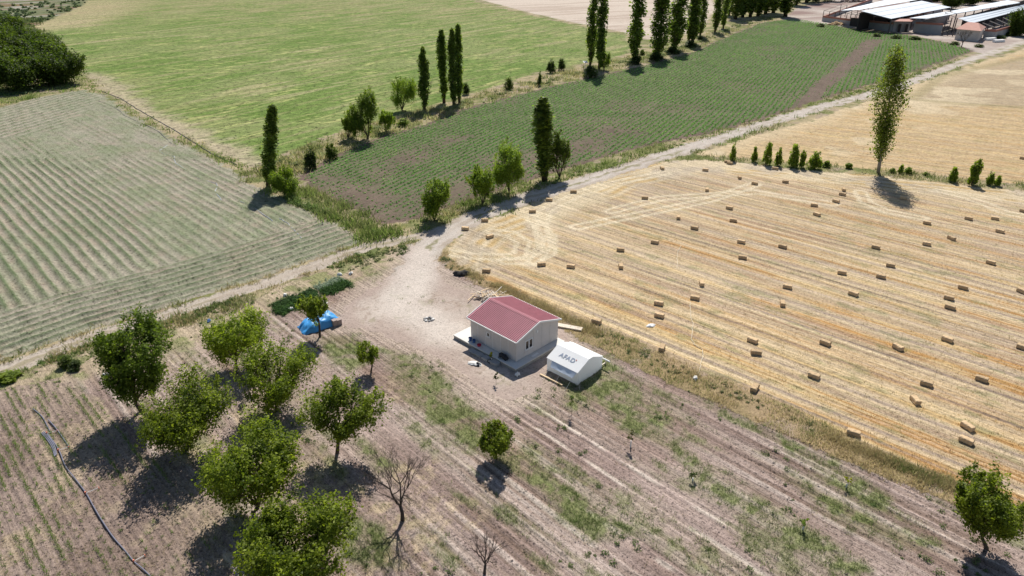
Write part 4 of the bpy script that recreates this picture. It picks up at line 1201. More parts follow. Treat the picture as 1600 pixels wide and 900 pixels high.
for y in (.2, 4.0):
    MB().box(-.5, .4, y - .05, y + .05, .22 + .02 * y, .30 + .02 * y).build('crossbar', M['woodpale'], sup)
    for x in (-.42, .32): MB().box(x - .04, x + .04, y - .04, y + .04, -.05, .8 + .02 * y).build('post', M['woodpale'], sup)
# ------------------------------------------------------------ timber
lp = thing('timber_heap', 'tangled heap of pale offcut timber behind the house', 'timber', G(766, 468))
rg = np.random.default_rng(9)
for k in range(46):
    L = rg.uniform(.7, 2.2); w = rg.uniform(.035, .07)
    o = MB().box(-L / 2, L / 2, -w, w, -.03, .03).build('stick', M['woodpale'] if k % 3 else M['wood'], lp)
    o.location = (rg.normal() * .95, rg.normal() * .55, rg.uniform(.05, .85)); o.rotation_euler = (rg.normal() * .2, rg.normal() * .35, rg.uniform(0, 3.14))
a = G(886, 512)
st_ = thing('plank_stack', 'stack of long pale planks behind the far corner of the house', 'planks', a, R(-20))
for k in range(6):
    MB().box(-1.9 + .2 * rg.random(), 1.8, -.35 + .24 * (k % 3), -.14 + .24 * (k % 3), .08 + .08 * (k // 3), .145 + .08 * (k // 3)).build('plank', M['woodpale'], st_)
for x in (-1.2, 1.1): MB().box(x, x + .1, -.45, .45, 0, .078).build('bearer', M['wood'], st_)
# ------------------------------------------------------------ blue tarpaulin over a heap
tp = G(499, 508)
th = thing('tarpaulin_heap', 'heap covered with a creased bright blue tarpaulin behind the slender tree', 'heap', tp, R(40))
rg = np.random.default_rng(4)
nu, nv = 46, 22
U, Vv = np.meshgrid(np.linspace(-1, 1, nu), np.linspace(-1, 1, nv))
hx = U * 2.3; hy = Vv * 1.25
hgt = (1.0 + .35 * np.sin(U * 2.2 + 1.6) - .28 * (U < -.35) - .15 * np.cos(U * 5)) * np.clip(1 - np.abs(Vv) ** 3.2, 0, 1) ** .6 * np.clip(1 - np.abs(U) ** 6, 0, 1) ** .7
hgt = hgt * .98 +  .55 * (fbm(U * 5 + 9, Vv * 4, 5, 4) - .5) * np.clip(1 - np.abs(Vv) ** 4, 0, 1) + .10 * (np.abs(fbm(U * 7, Vv * 5, 8, 3) - .5))
hgt = np.maximum(hgt, .02) + .06 * vn(U * 5, Vv * 4, 3)
hx = hx + .22 * (fbm(U * 2, Vv * 2, 14, 2) - .5) * 2; hy = hy + .25 * (fbm(U * 2.3, Vv * 2, 15, 2) - .5) * 2
idx = np.arange(nu * nv).reshape(nv, nu)
q = np.stack([idx[:-1, :-1], idx[:-1, 1:], idx[1:, 1:], idx[1:, :-1]], -1).reshape(-1, 4)
obj('tarpaulin', mesh_np('tarpaulin', np.stack([hx, hy, hgt], -1).reshape(-1, 3), q), M['blue'], th)
for k, (x0, x1) in enumerate(((1.05, 1.55), (1.58, 2.1))):
    MB().box(x0, x1, -1.62, -1.0, 0, .82 - .1 * k).build('board', M['cardboard'], th)
# ------------------------------------------------------------ ring of stones for a fire
fp = thing('fire_ring', 'small ring of stones with ashes on the bare yard', 'fire ring', G(670, 499.5))
for k in range(9):
    a = 2 * math.pi * k / 9
    o = lumps(MB(), 1, .01, .01, 0, rg, (.13, .2)).build('stone', M['grey'] if k % 3 else M['rag'], fp); o.location = (.5 * math.cos(a), .42 * math.sin(a), 0)
obj('ash', crumple(.30, .26, .14, 43), M['ash'], fp)
# ------------------------------------------------------------ rubble and litter
tag(obj('rubble_heap', crumple(1.1, .6, .6, 45), M['ash'], None, G(721, 429), .2), 'dark rubble heap on the verge between yard and stubble', 'rubble')
tag(obj('white_sheet', crumple(.62, .34, .22, 41), M['white'], None, G(1017, 509), .3), 'crumpled white sheet lying in the stubble', 'sheet')
for k, (px, lab) in enumerate((((531, 430), 'white sack at the upper end of the vegetable bed'), ((548, 428.5), 'small white sack right of the larger one by the vegetable bed'), ((445.5, 462), 'white bag on the soil left of the vegetable bed'), ((455, 484), 'white bag at the lower corner of the vegetable bed'), ((1086, 592.5), 'small white bag on the verge where the cord ends'), ((509, 474), 'little white bottle beside the blue tarpaulin heap'), ((166, 587), 'small white bag left of the dense dark tree'))):
    tag(obj('white_sack', crumple(.34, .24, .34, 30 + k), M['rag'], None, G(*px), k), lab, 'sack')
tag(lumps(MB(), 7, .14, .1, .2, rg, (.1, .18)).build('blue_bag', M['bluep'], None, G(326, 502), 1), 'dark blue bag on the soil beyond the orchard trees', 'bag')
tag(MB().prism([(-.7, -.8, 2.2), (.7, -.8, 2.2), (.7, .8, 2.5), (-.7, .8, 2.5)], (0, 0, .08)).tube([(0, 0, -.1), (0, 0, 2.3)], .1, 5).build('white_board_on_post', M['white'], None, G(914, 108), .2), 'small white panel on a post left of the first tall poplars', 'panel')
# a cord of fallen straw twine across the stubble
def cord(px, lab, name='twine', r=.035, mat='twine', cat='cord'):
    pts = [Vector(G(*p)) + Vector((0, 0, .05)) for p in px]
    o = []
    for i in range(len(pts) - 1):
        for t in np.linspace(0, 1, 9)[:-1]: o.append(pts[i].lerp(pts[i + 1], t) + Vector((random.uniform(-.06, .06), random.uniform(-.1, .1), 0)))
    o.append(pts[-1])
    return tag(MB().tube(o, r, 5).build(name, M[mat], None), lab, cat)
cord([(1078, 472), (1079, 497), (1083, 505), (1080, 529), (1086, 540), (1097, 546), (1098, 556), (1094, 574), (1091, 585)], 'pale twine trailing down through the stubble to the verge')
cord([(1064, 384), (1058, 396), (1058, 420)], 'short pale twine lying in the middle of the stubble')
M['hose'] = mcol('grey hose', (.30, .33, .36), rough=.5, var=.1)
cord([(262, 227), (249, 236), (256, 241), (272, 245), (274, 255), (290, 265), (310, 279), (338, 287), (340, 292), (336, 300), (346, 313)], 'grey hose snaking across the mown hay field', 'hose', .07, 'hose', 'hose')
cord([(376, 315), (392, 321), (410, 334), (426, 346)], 'short grey hose in the hay field below the leaning poplar', 'hose', .07, 'hose', 'hose')
cord([(437, 342), (450, 350), (465, 366), (474, 376)], 'last piece of grey hose near the corner of the hay field', 'hose', .07, 'hose', 'hose')
M['hosedark'] = mcol('black hose', (.05, .05, .055), rough=.6, var=.1)
cord([(153, 158), (168, 163), (185, 172), (195, 181), (212, 189), (230, 197), (248, 206), (262, 219), (268, 225)], 'dark hose along the upper part of the hay field', 'hose', .08, 'hosedark', 'hose')
cord([(160, 143), (190, 155), (215, 171), (245, 188), (275, 205), (300, 221), (330, 240), (370, 258)], 'long dark hose between the meadow and the hay field', 'hose', .10, 'hosedark', 'hose')
# ------------------------------------------------------------ irrigation pipe with risers on the tilled plot
ip = thing('irrigation_pipe', 'long blue grey irrigation pipe with orange sprinkler risers on the tilled plot', 'pipe', (0, 0, 0))
def pipe(px, r=.048, par=ip, z=.10):
    P = [Vector(G(*p)) + Vector((0, 0, z)) for p in px]
    o = []
    for i in range(len(P) - 1):
        p0, p1, p2, p3 = P[max(i - 1, 0)], P[i], P[i + 1], P[min(i + 2, len(P) - 1)]
        for t in np.linspace(0, 1, 7)[:-1]:
            o.append(.5 * ((2 * p1) + (-p0 + p2) * t + (2 * p0 - 5 * p1 + 4 * p2 - p3) * t * t + (-p0 + 3 * p1 - 3 * p2 + p3) * t ** 3))
    o.append(P[-1])
    return MB().tube(o, r, 7).build('pipe', M['pipe'], par, smooth=True)
pipe([(52, 640), (66, 652), (75, 668), (79, 676)])
pipe([(73, 677), (88, 697), (95, 710), (103, 730), (120, 752), (135, 772), (148, 795), (160, 815), (177, 840), (196, 862), (210, 879), (222, 889), (240, 906)])
pipe([(76, 657), (90, 673), (108, 699)])
for p0, p1 in (((74, 679), (90, 674.5)), ((92, 705.5), (108, 700)), ((134.5, 772.5), (155, 764)), ((210, 879), (227, 869.5))):
    a, b = Vector(G(*p0)), Vector(G(*p1))
    MB().tube([a + Vector((0, 0, .12)), b + Vector((0, 0, .14))], .028, 5).build('lateral', M['rope'] , ip)
    MB().tube([a + Vector((0, 0, .0)), a + Vector((0, 0, .30))], .06, 6).build('riser', M['orange'], ip)
    MB().tube([b + Vector((0, 0, .0)), b + Vector((0, 0, .2))], .04, 6).build('sprinkler', M['orange'], ip)
sp_ = thing('spare_pipes', 'bundle of spare curved pipes beside the irrigation pipe', 'pipes', (0, 0, 0))
for k in range(3):
    pipe([(65 + 2 * k, 678 - k), (74 + 2 * k, 688 - k), (82 + 2 * k, 701 - k), (86 + 1.5 * k, 715 - k)], .05, sp_, .09 + .02 * k)

# ================================================================== STRAW BALES
M['straw'] = solid_mat('baled straw', (.56, .405, .245), 1.0, .05, .32, 3.0, bump=.03, fine=26, rnd=.35)
BALES = [(1034.5, 262.5, 1), (1102, 265), (1136, 252), (1140, 254.5), (1155.5, 277, 1), (1179, 286), (1104.5, 296, 1), (896, 299), (858, 312), (832, 330), (1007.5, 309), (1139.5, 324.5), (1145.5, 344), (1060, 339.5, 1), (1085, 356), (1023, 378), (1158, 377.5), (1160, 402), (969.5, 390), (846, 413), (892, 416), (970, 416, 1), (1096, 443, 1),
 (757.5, 344), (727, 357), (765.5, 369.5, 2), (760, 423), (1211, 263), (1227, 283.5), (1318, 296, 1), (1316, 303), (1306, 314), (1272, 320), (1276, 334.5), (1411, 309), (1222.5, 385), (1513, 341), (1554, 341), (1448, 348), (1562, 361), (1486, 372), (1447.5, 381), (1368, 386), (1547.5, 410), (1391, 414.5), (1315, 426), (1376, 432), (1504, 449), (1230, 448), (1599, 329.5), (1598, 246.5),
 (1029, 474), (1085.5, 465.5), (1030, 493), (932, 502.5), (1034, 544, 1), (1175.5, 532), (1181, 551), (1179, 607, 1), (1222.5, 474.5, 1), (1333, 459), (1482, 465.5), (1484, 480), (1596, 455), (1289, 536), (1402.5, 543), (1479.5, 530.5), (1597, 543), (1271.5, 587.5), (1447, 599.5), (1533, 592.5), (1429.5, 626, 1), (1511, 667), (1333, 677), (1509, 689)]
def bale_mesh(seed):
    rg = np.random.default_rng(seed)
    nx, ny, nz = 7, 4, 4
    L, W, H = 1.12, .60, .50
    m = MB(); b = {}
    def vert(i, j, k):
        if (i, j, k) in b: return b[(i, j, k)]
        x, y, z = (i / nx - .5) * L, (j / ny - .5) * W, (k / nz) * H
        ex = .86 if (j in (0, ny) and k in (0, nz)) else 1.0
        if i in (0, nx) and (j in (0, ny) or k in (0, nz)): x *= .965
        y *= ex; z = H / 2 + (z - H / 2) * (.93 if ex < 1 else 1)
        if i in (2, 5): y *= .955; z = H / 2 + (z - H / 2) * .955   # waisted by the twine
        b[(i, j, k)] = len(m.v); m.v.append((x + rg.normal() * .014, y + rg.normal() * .014, z + rg.normal() * .014)); return b[(i, j, k)]
    for i in range(nx):
        for j in range(ny):
            m.f.append((vert(i, j, 0), vert(i, j + 1, 0), vert(i + 1, j + 1, 0), vert(i + 1, j, 0)))
            m.f.append((vert(i, j, nz), vert(i + 1, j, nz), vert(i + 1, j + 1, nz), vert(i, j + 1, nz)))
        for k in range(nz):
            m.f.append((vert(i, 0, k), vert(i + 1, 0, k), vert(i + 1, 0, k + 1), vert(i, 0, k + 1)))
            m.f.append((vert(i, ny, k), vert(i, ny, k + 1), vert(i + 1, ny, k + 1), vert(i + 1, ny, k)))
    for j in range(ny):
        for k in range(nz):
            m.f.append((vert(0, j, k), vert(0, j, k + 1), vert(0, j + 1, k + 1), vert(0, j + 1, k)))
            m.f.append((vert(nx, j, k), vert(nx, j + 1, k), vert(nx, j + 1, k + 1), vert(nx, j, k + 1)))
    return m.mesh('straw_bale')
BM = [bale_mesh(200 + i) for i in range(5)]
LAND = [((905, 565), 'the white tent'), ((800, 500), 'the house'), ((683, 345), 'the road fork tree'), ((851, 283), 'the thick roadside poplar'), ((1144, 250), 'the leftmost poplar shoot'), ((1239, 260), 'the fifth poplar shoot'), ((1372, 270), 'the lone tall poplar'), ((1518, 288), 'the big right poplar shoot'), ((1541, 800), 'the lower right corner tree'), ((1017, 509), 'the white sheet in the stubble'), ((1092, 578), 'the end of the long twine'), ((1060, 405), 'the short twine'), ((1600, 560), 'the middle of the right picture edge'), ((1600, 380), 'the right edge level with the hay hose')]
LAND = LAND[:-1]
rank = {}
for li, ((lx, ly), nm) in enumerate(LAND):
    od = sorted(range(len(BALES)), key=lambda i: math.hypot(BALES[i][0] - lx, BALES[i][1] - ly))
    for r_, i in enumerate(od): rank[(li, i)] = r_
ORDN = ['closest', 'second closest', 'third closest', 'fourth closest', 'fifth closest', 'sixth closest', 'seventh closest', 'eighth closest', 'ninth closest', 'tenth closest'] + [o + ' closest' for o in ORD[10:]]
for i, bl in enumerate(BALES):
    li = min(range(len(LAND)), key=lambda l: rank[(l, i)])
    rk = rank[(li, i)]
    end = len(bl) > 2 and bl[2] == 1
    lab = '%sstraw bale %s to %s' % ('end on ' if end else '', ORDN[min(rk, len(ORDN) - 1)], LAND[li][1])
    p = G(bl[0], bl[1] + 2)
    az = R(AZS + 180) if len(bl) < 3 else (R(14) if bl[2] == 1 else R(60))
    # orientation: long side roughly across the view for most, as the baler dropped them
    rz = (math.pi / 2 - az) + random.gauss(0, .16)
    if len(bl) < 3: rz = math.atan2(p[1], p[0]) - math.pi / 2 + R(-12) + random.gauss(0, .18)
    o = obj('straw_bale', BM[i % 5], M['straw'], None, (p[0], p[1], -.02), rz)
    if random.random() < .12: o.rotation_euler.x = random.gauss(0, .06)
    tag(o, lab, 'bale', 'straw bales scattered on the stubble')

# ================================================================== BARNS
M['sheet'] = mcol('roof sheet steel', (.62, .66, .70), rough=.5, spec=.4, var=.10, scale=.12, fine=.5)
M['block'] = mcol('grey blockwork', (.33, .33, .34), rough=.95, var=.22, scale=.5)
M['brick'] = mcol('red brick band', (.36, .16, .12), rough=.95, var=.22, scale=.8)
M['tile'] = mcol('faded tile', (.46, .26, .21), rough=.9, var=.22, scale=1.0)
M['plaster'] = mcol('dirty plaster', (.50, .46, .43), rough=.95, var=.2, scale=.7)
M['steel'] = mcol('rusty dark steel', (.09, .08, .08), rough=.8, var=.2)
M['inner'] = mcol('shed dimness and dark doors', (.05, .045, .045), rough=.95, var=.3)  # near-black stand-in for the shade inside the sheds; also on gate and doors
def roofpart(par, pts, n, mat='sheet', th=.12):
    """a roof slope of n sheets: pts = front ridge, front eave, back eave, back ridge"""
    a, b, c, d = [Vector(q) for q in pts]
    for k in range(n):
        t0, t1 = k / n, (k + 1) / n - .012
        q = [a.lerp(b, t0), a.lerp(b, t1), d.lerp(c, t1), d.lerp(c, t0)]
        lift = Vector((0, 0, .05 * (n - k)))
        MB().hexa([v + lift - Vector((0, 0, th)) for v in q], [v + lift for v in q]).build('roof_panel', M[mat], par)
def wallpart(par, p0, p1, h0, h1, thick=.4, mat='block', name='wall', top='brick', band=.9):
    a, b = Vector(p0), Vector(p1)
    n = Vector((-(b - a).y, (b - a).x, 0)).normalized() * thick
    z = Vector((0, 0, 1))
    w = MB().hexa([a - z * .3, b - z * .3, b + n - z * .3, a + n - z * .3], [a + z * (h0 - band), b + z * (h1 - band), b + n + z * (h1 - band), a + n + z * (h0 - band)]).build(name, M[mat], par)
    if top:
        e = (b - a).normalized() * .02 - n * .04
        MB().hexa([a - e * 0 - n * .04 + z * (h0 - band), b - n * .04 + z * (h1 - band), b + n * 1.04 + z * (h1 - band), a + n * 1.04 + z * (h0 - band)], [a - n * .04 + z * h0, b - n * .04 + z * h1, b + n * 1.04 + z * h1, a + n * 1.04 + z * h0]).build('brick_band', M[top], w)
    return w
def post(par, px, h, r=.16):
    p = Vector(G(*px)); MB().box(p.x - r, p.x + r, p.y - r, p.y + r, -.2, h).build('post', M['steel'], par)
def beam(par, a, b, r=.13):
    MB().tube([a, b], r, 4).build('beam', M['steel'], par)
b1 = thing('cattle_barn', 'long open cattle barn with pale sheet roof and low wall, left one', 'barn', (0, 0, 0))
wallpart(b1, G(1284, 33.5), G(1327, 40), 3.0, 3.2)
wallpart(b1, G(1344.5, 42.5), G(1392, 49.5), 3.6, 4.2)
wallpart(b1, G(1392.2, 49.5), G(1470, 22), 4.2, 4.2, mat='block')
wallpart(b1, G(1362, 3), G(1284, 33.2), 2.4, 2.6)
wallpart(b1, G(1455, 4), G(1420, 9), 5.5, 5.5, mat='inner', top=None, band=0)  # near-black back wall added to keep light out of the shed
ZR1, ZE1 = 9.0, 6.6
fr, fe, be, brr = G(1345, 17.5, ZR1), G(1393, 29.5, ZE1), G(1487, 11.5, ZE1), G(1440, 1.5, ZR1)
roofpart(b1, [fr, fe, be, brr], 3)
fr2, fe2, be2, br2 = G(1343, 15.5, ZR1 + .5), G(1313, 16.5, ZE1 + .4), G(1405, -5, ZE1 + .4), G(1436, -.5, ZR1 + .5)
roofpart(b1, [fr2, fe2, be2, br2], 2)
# near-black wall added along the middle to block light and dim the shed
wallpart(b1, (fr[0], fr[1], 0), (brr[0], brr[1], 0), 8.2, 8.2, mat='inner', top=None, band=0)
for k in range(7):
    t = k / 6
    q = Vector(fe).lerp(Vector(be), t); MB().box(q.x - .2, q.x + .2, q.y - .2, q.y + .2, -.2, q.z - .2).build('post', M['steel'], b1)
    q2 = Vector(fr).lerp(Vector(brr), t); beam(b1, (q.x, q.y, q.z - .35), (q2.x, q2.y, q2.z - .35))
for x in (1285, 1294, 1303, 1312, 1321, 1327, 1334, 1341, 1348, 1355, 1362):
    yb = 33.5 + (x - 1284) * .148
    p = Vector(G(x, yb)); hh = 5.6
    MB().box(p.x - .12, p.x + .12, p.y + .5, p.y + .74, -.2, hh).build('post', M['steel'], b1)
    if x < 1362:
        p2 = Vector(G(x + 8, 33.5 + (x + 8 - 1284) * .148)); beam(b1, (p.x, p.y + .62, hh - .1), (p2.x, p2.y + .62, hh - .1), .1)
    pb = Vector(G(x + 26, yb - 9)); beam(b1, (p.x, p.y + .62, hh - .1), (pb.x, pb.y, hh + .6), .09)
    MB().box(pb.x - .12, pb.x + .12, pb.y - .12, pb.y + .12, -.2, hh + .6).build('post', M['steel'], b1)
g0, g1 = Vector(G(1327.3, 40.2)), Vector(G(1344.2, 42.6))
MB().hexa([g0, g1, g1 + Vector((0, .15, 0)), g0 + Vector((0, .15, 0))], [g0 + Vector((0, 0, 4.0)), g1 + Vector((0, 0, 4.2)), g1 + Vector((0, .15, 4.2)), g0 + Vector((0, .15, 4.0))]).build('gate', M['inner'], b1)

hut = thing('block_hut', 'small grey block hut with flat pinkish roof between the barns', 'hut', (0, 0, 0))
wallpart(hut, G(1394, 49.6), G(1420, 49.2), 5.2, 5.2, 3.0, top=None, band=0)
q = [G(1392, 33, 5.4), G(1424, 33.5, 5.4), G(1433, 29.5, 5.9), G(1403, 29.5, 5.9)]
MB().hexa([Vector(v) - Vector((0, 0, .2)) for v in q], q).build('roof', M['tile'], hut)
for x in (1402, 1413):
    a, b = Vector(G(x, 49.9)), Vector(G(x + 4, 49.9)); MB().hexa([a, b, b + Vector((0, .1, 0)), a + Vector((0, .1, 0))], [a + Vector((0, 0, 3.6)), b + Vector((0, 0, 3.6)), b + Vector((0, .1, 3.6)), a + Vector((0, .1, 3.6))]).build('door', M['inner'], hut)

b2 = thing('cattle_barn', 'long open cattle barn with stepped sheet roofs and dark interior, right one', 'barn', (0, 0, 0))
wallpart(b2, G(1427, 50.5), G(1469, 55), 4.8, 5.2)
wallpart(b2, G(1427, 50.5), G(1480, 35), 4.6, 4.6, top=None, band=0)
ZR2, ZE2 = 8.8, 6.4
roofpart(b2, [G(1495, 21, ZR2), G(1449, 29.2, ZE2 + .6), G(1540, 8, ZE2 + .6), G(1594, 4.5, ZR2)], 1)
roofpart(b2, [G(1486, 17.2, ZR2 + .2), G(1494.6, 20.8, ZR2), G(1594, 4.2, ZR2), G(1574, .2, ZR2 + .2)], 1)
roofpart(b2, [G(1448, 29, ZE2 + .7), G(1420.5, 28.3, ZE2), G(1480, 18, ZE2), G(1488, 19.5, ZE2 + .7)], 1)
roofpart(b2, [G(1497, 29, 7.4), G(1519.5, 36.3, 5.8), G(1640, 4, 5.8), G(1612, 5, 7.4)], 3)
wallpart(b2, G(1500, 50), G(1606, 16), 7.0, 7.0, mat='inner', top=None, band=0)  # near-black wall added to stand in for the dim inside of this barn
for k in range(9):
    t = k / 8
    q = Vector(G(1519.5, 36.3, 5.8)).lerp(Vector(G(1640, 4, 5.8)), t); MB().box(q.x - .18, q.x + .18, q.y - .18, q.y + .18, -.2, q.z - .15).build('post', M['steel'], b2)
    q = Vector(G(1495, 21, ZR2)).lerp(Vector(G(1594, 4.5, ZR2)), t); MB().box(q.x - .18, q.x + .18, q.y - .18, q.y + .18, -.2, q.z - .15).build('post', M['steel'], b2)
for x, yb in ((1472, 55.5), (1480, 56), (1488, 57)): post(b2, (x, yb), 8.0)
for (xa_, ya_, xb_, yb_) in ((1476, 20, 1487, 17), (1487, 17, 1496, 21), (1476, 20, 1495, 28)): beam(b2, G(xa_, ya_, 7.5), G(xb_, yb_, 7.8))

th2 = thing('tiled_hut', 'small plastered hut with a faded pink tiled hip roof', 'hut', (0, 0, 0))
c = [Vector(G(1491, 62)), Vector(G(1527, 65.5)), Vector(G(1534, 59)), Vector(G(1500, 56))]
z = Vector((0, 0, 1))
MB().hexa([v - z * .2 for v in c], [v + z * 4.6 for v in c]).build('wall', M['plaster'], th2)
ctr = sum(c, Vector()) / 4
ev = [v + (v - ctr) * .10 + z * 4.6 for v in c]
r0, r1 = ctr.lerp((c[0] + c[3]) / 2, .45) + z * 7.0, ctr.lerp((c[1] + c[2]) / 2, .45) + z * 7.0
MB().poly([ev[0], ev[1], r1, r0]).poly([ev[1], ev[2], r1]).poly([ev[2], ev[3], r0, r1]).poly([ev[3], ev[0], r0]).poly([ev[3], ev[2], ev[1], ev[0]]).build('roof', M['tile'], th2)
q = c[0].lerp(c[1], .12); MB().box(q.x, q.x + 1.6, q.y - .35, q.y + .1, 2.2, 3.6).build('window', M['white'], th2)
pen = thing('walled_pen', 'brick topped walled pen with dark beams right of the tiled hut', 'pen', (0, 0, 0))
wallpart(pen, G(1535, 60), G(1552, 61.5), 4.0, 4.0)
wallpart(pen, G(1552.2, 61.5), G(1612, 44), 4.0, 4.0)
for k in range(7):
    t = k / 6
    a = Vector(G(1530, 55)).lerp(Vector(G(1590, 37)), t); b = Vector(G(1550, 60)).lerp(Vector(G(1606, 44)), t)
    beam(pen, (a.x, a.y, 5.4), (b.x, b.y, 4.6), .2)
    MB().box(a.x - .15, a.x + .15, a.y - .15, a.y + .15, -.2, 5.4).build('post', M['steel'], pen)
for k, (x, y) in enumerate(((1547, 63), (1560, 66))):
    tag(MB().hexa([(-3, -.7, .1), (3, -.7, .1), (3, .7, .1), (-3, .7, .1)], [(-2.7, -.6, 1.0), (2.7, -.6, 1.0), (2.7, .6, 1.1), (-2.7, .6, 1.1)]).build('white_trough', M['white'], None, G(x, y), .3), '%s long white trough beside the pen wall' % ('left' if k == 0 else 'right'), 'trough')
tag(lumps(MB(), 40, 2.2, 1.4, 1.8, rg, (.4, .9)).build('bale_heap', M['straw'], None, G(1305, 39), .3), 'heap of pale straw in front of the left barn wall', 'heap')
tag(lumps(MB(), 30, 4.5, 2.5, 2.2, rg, (.8, 1.6)).build('soil_heap', M['cardboard'], None, G(1330, 3), .3), 'brown soil heap beyond the left barn', 'heap')
for k, (x, y, w_) in enumerate(((1283, 42, 16), (1370, 57, 18), (1400, 60, 20), (1430, 62, 22), (1560, 60, 22), (1578, 56, 24), (1492, 70, 18), (1530, 74, 16))):
    shrub((x, y), y - 6, w_, 'low green bush in front of the barns, %s from the left' % ORD[k], SH, k, 'bushes along the barn front')

# ================================================================== GROWTH THAT NOBODY COULD COUNT
rg = np.random.default_rng(77)
def tufts(P, h, col, k=6, spread=.16, wid=.05, lean=.45, z=0.0):
    """P (n,2); h (n,), col (n,3): k blades each, single triangles"""
    n = len(P); N = n * k
    i = np.repeat(np.arange(n), k)
    a = rg.random(N) * 2 * math.pi
    sp = spread * (h[i] / .4) ** .5
    bx = P[i, 0] + rg.normal(size=N) * sp; by = P[i, 1] + rg.normal(size=N) * sp
    hh = h[i] * (.5 + .7 * rg.random(N))
    w = wid * (.6 + .8 * rg.random(N)) * (h[i] / .4) ** .4
    lx = rg.normal(size=N) * lean * hh; ly = rg.normal(size=N) * lean * hh
    ca, sa = np.cos(a) * w, np.sin(a) * w
    zz = z if np.isscalar(z) else z[i]
    V = np.stack([np.stack([bx - ca, by - sa, zz + 0 * bx - .03], -1), np.stack([bx + ca, by + sa, zz + 0 * bx - .03], -1), np.stack([bx + lx, by + ly, zz + hh], -1)], 1).reshape(-1, 3)
    c = col[i] * (.7 + .6 * rg.random(N))[:, None]
    return V, np.arange(3 * N).reshape(-1, 3), np.repeat(c, 3, 0)
def rosettes(P, h, col, k=8, size=.2, z=0.0):
    """low leafy plants: k leaf quads about each point"""
    n = len(P); i = np.repeat(np.arange(n), k); N = n * k
    d = rg.normal(size=(N, 3)); d[:, 2] = np.abs(d[:, 2]) * .9; d /= np.linalg.norm(d, axis=1)[:, None]
    r = (h[i] * rg.random(N) ** .5)[:, None]
    zz = np.zeros(n) + z
    p = np.concatenate([P[i], zz[i][:, None]], 1) + d * r
    nrm = d * .5 + rg.normal(size=(N, 3)) * .5 + np.array([0, 0, .5]); nrm /= np.linalg.norm(nrm, axis=1)[:, None]
    t = rg.normal(size=(N, 3)); t -= (t * nrm).sum(1)[:, None] * nrm; t /= np.linalg.norm(t, axis=1)[:, None]
    b = np.cross(nrm, t); s = (size * (.6 + .8 * rg.random(N)))[:, None] * ((h[i] / .3) ** .4)[:, None]
    V = np.stack([p - t * s * .5, p + b * s * .28, p + t * s * .5, p - b * s * .28], 1).reshape(-1, 3)
    V[:, 2] = np.maximum(V[:, 2], .0)
    c = col[i] * (.65 + .7 * rg.random(N))[:, None]
    return V, np.arange(4 * N).reshape(-1, 4), np.repeat(c, 4, 0)
def stuff(name, label, cat, parts, mat='grass'):
    V, F, C = parts
    if len(V) == 0: return
    o = obj(name, mesh_np(name, V, F, C), M[mat])
    return tag(o, label, cat, None, 'stuff')
def sample(n, y0, y1, power=1.0):
    """random ground points in view, denser near the camera"""
    u = rg.random(n)
    y = y0 * (y1 / y0) ** (u ** power)
    x = (rg.random(n) * 2 - 1) * (hw(y) + 2)
    return x, y
def tone(pal, t, jit):
    """mix through a palette by t"""
    pal = np.array(pal); k = np.clip(t * (len(pal) - 1), 0, len(pal) - 1.001); a = np.floor(k).astype(int); f = (k - a)[:, None]
    return pal[a] * (1 - f) + pal[a + 1] * f
DRY, STRAW, OLIVE, GREEN, LUSH = (.34, .26, .165), (.48, .40, .25), (.23, .235, .11), (.15, .195, .07), (.17, .24, .06)

# --- verges
x, y = sample(90000, 30, 420, 1.15)
zn = np.concatenate([ground_eval(x[i:i + 30000], y[i:i + 30000])[0] for i in range(0, len(x), 30000)])
m = zn == 0
x, y = x[m], y[m]
dens_ = fbm(x * .25, y * .25, 140, 3)
EDGE_A = gpoly([(690, 405), (740, 435), (800, 461), (885, 503), (990, 552), (1100, 601), (1200, 645), (1300, 690), (1400, 732), (1500, 772), (1600, 815), (1800, 900)])
EDGE_B = gpoly([(640, 388), (540, 410), (430, 445), (300, 492), (150, 535), (0, 585), (-200, 660)])
EDGE_C = gpoly([(440, 310), (500, 335), (560, 365), (600, 362)])
EDGE_D = gpoly([(400, 275), (450, 260), (520, 232), (600, 200), (700, 172), (800, 143), (900, 115), (1000, 92), (1080, 72), (1140, 45), (1200, 30)])
EDGE_E = gpoly([(600, 357), (680, 345), (800, 305), (900, 272), (1000, 245), (1100, 217), (1200, 185), (1300, 155), (1400, 128), (1500, 95)])
EDGE_F = gpoly([(1050, 246), (1140, 248), (1270, 261), (1380, 271), (1600, 293), (1800, 312)])
EDGE_G = gpoly([(40, 25), (120, 12), (60, 45), (-20, 20)])
ED = [EDGE_A, EDGE_B, EDGE_C, EDGE_D, EDGE_E, EDGE_F, EDGE_G, gpoly([(0, 148), (70, 140), (130, 135), (170, 150), (260, 205), (380, 262)])]
DD = np.stack([seg_dist(x, y, e_) for e_ in ED])
who = DD.argmin(0); dmin = DD.min(0)
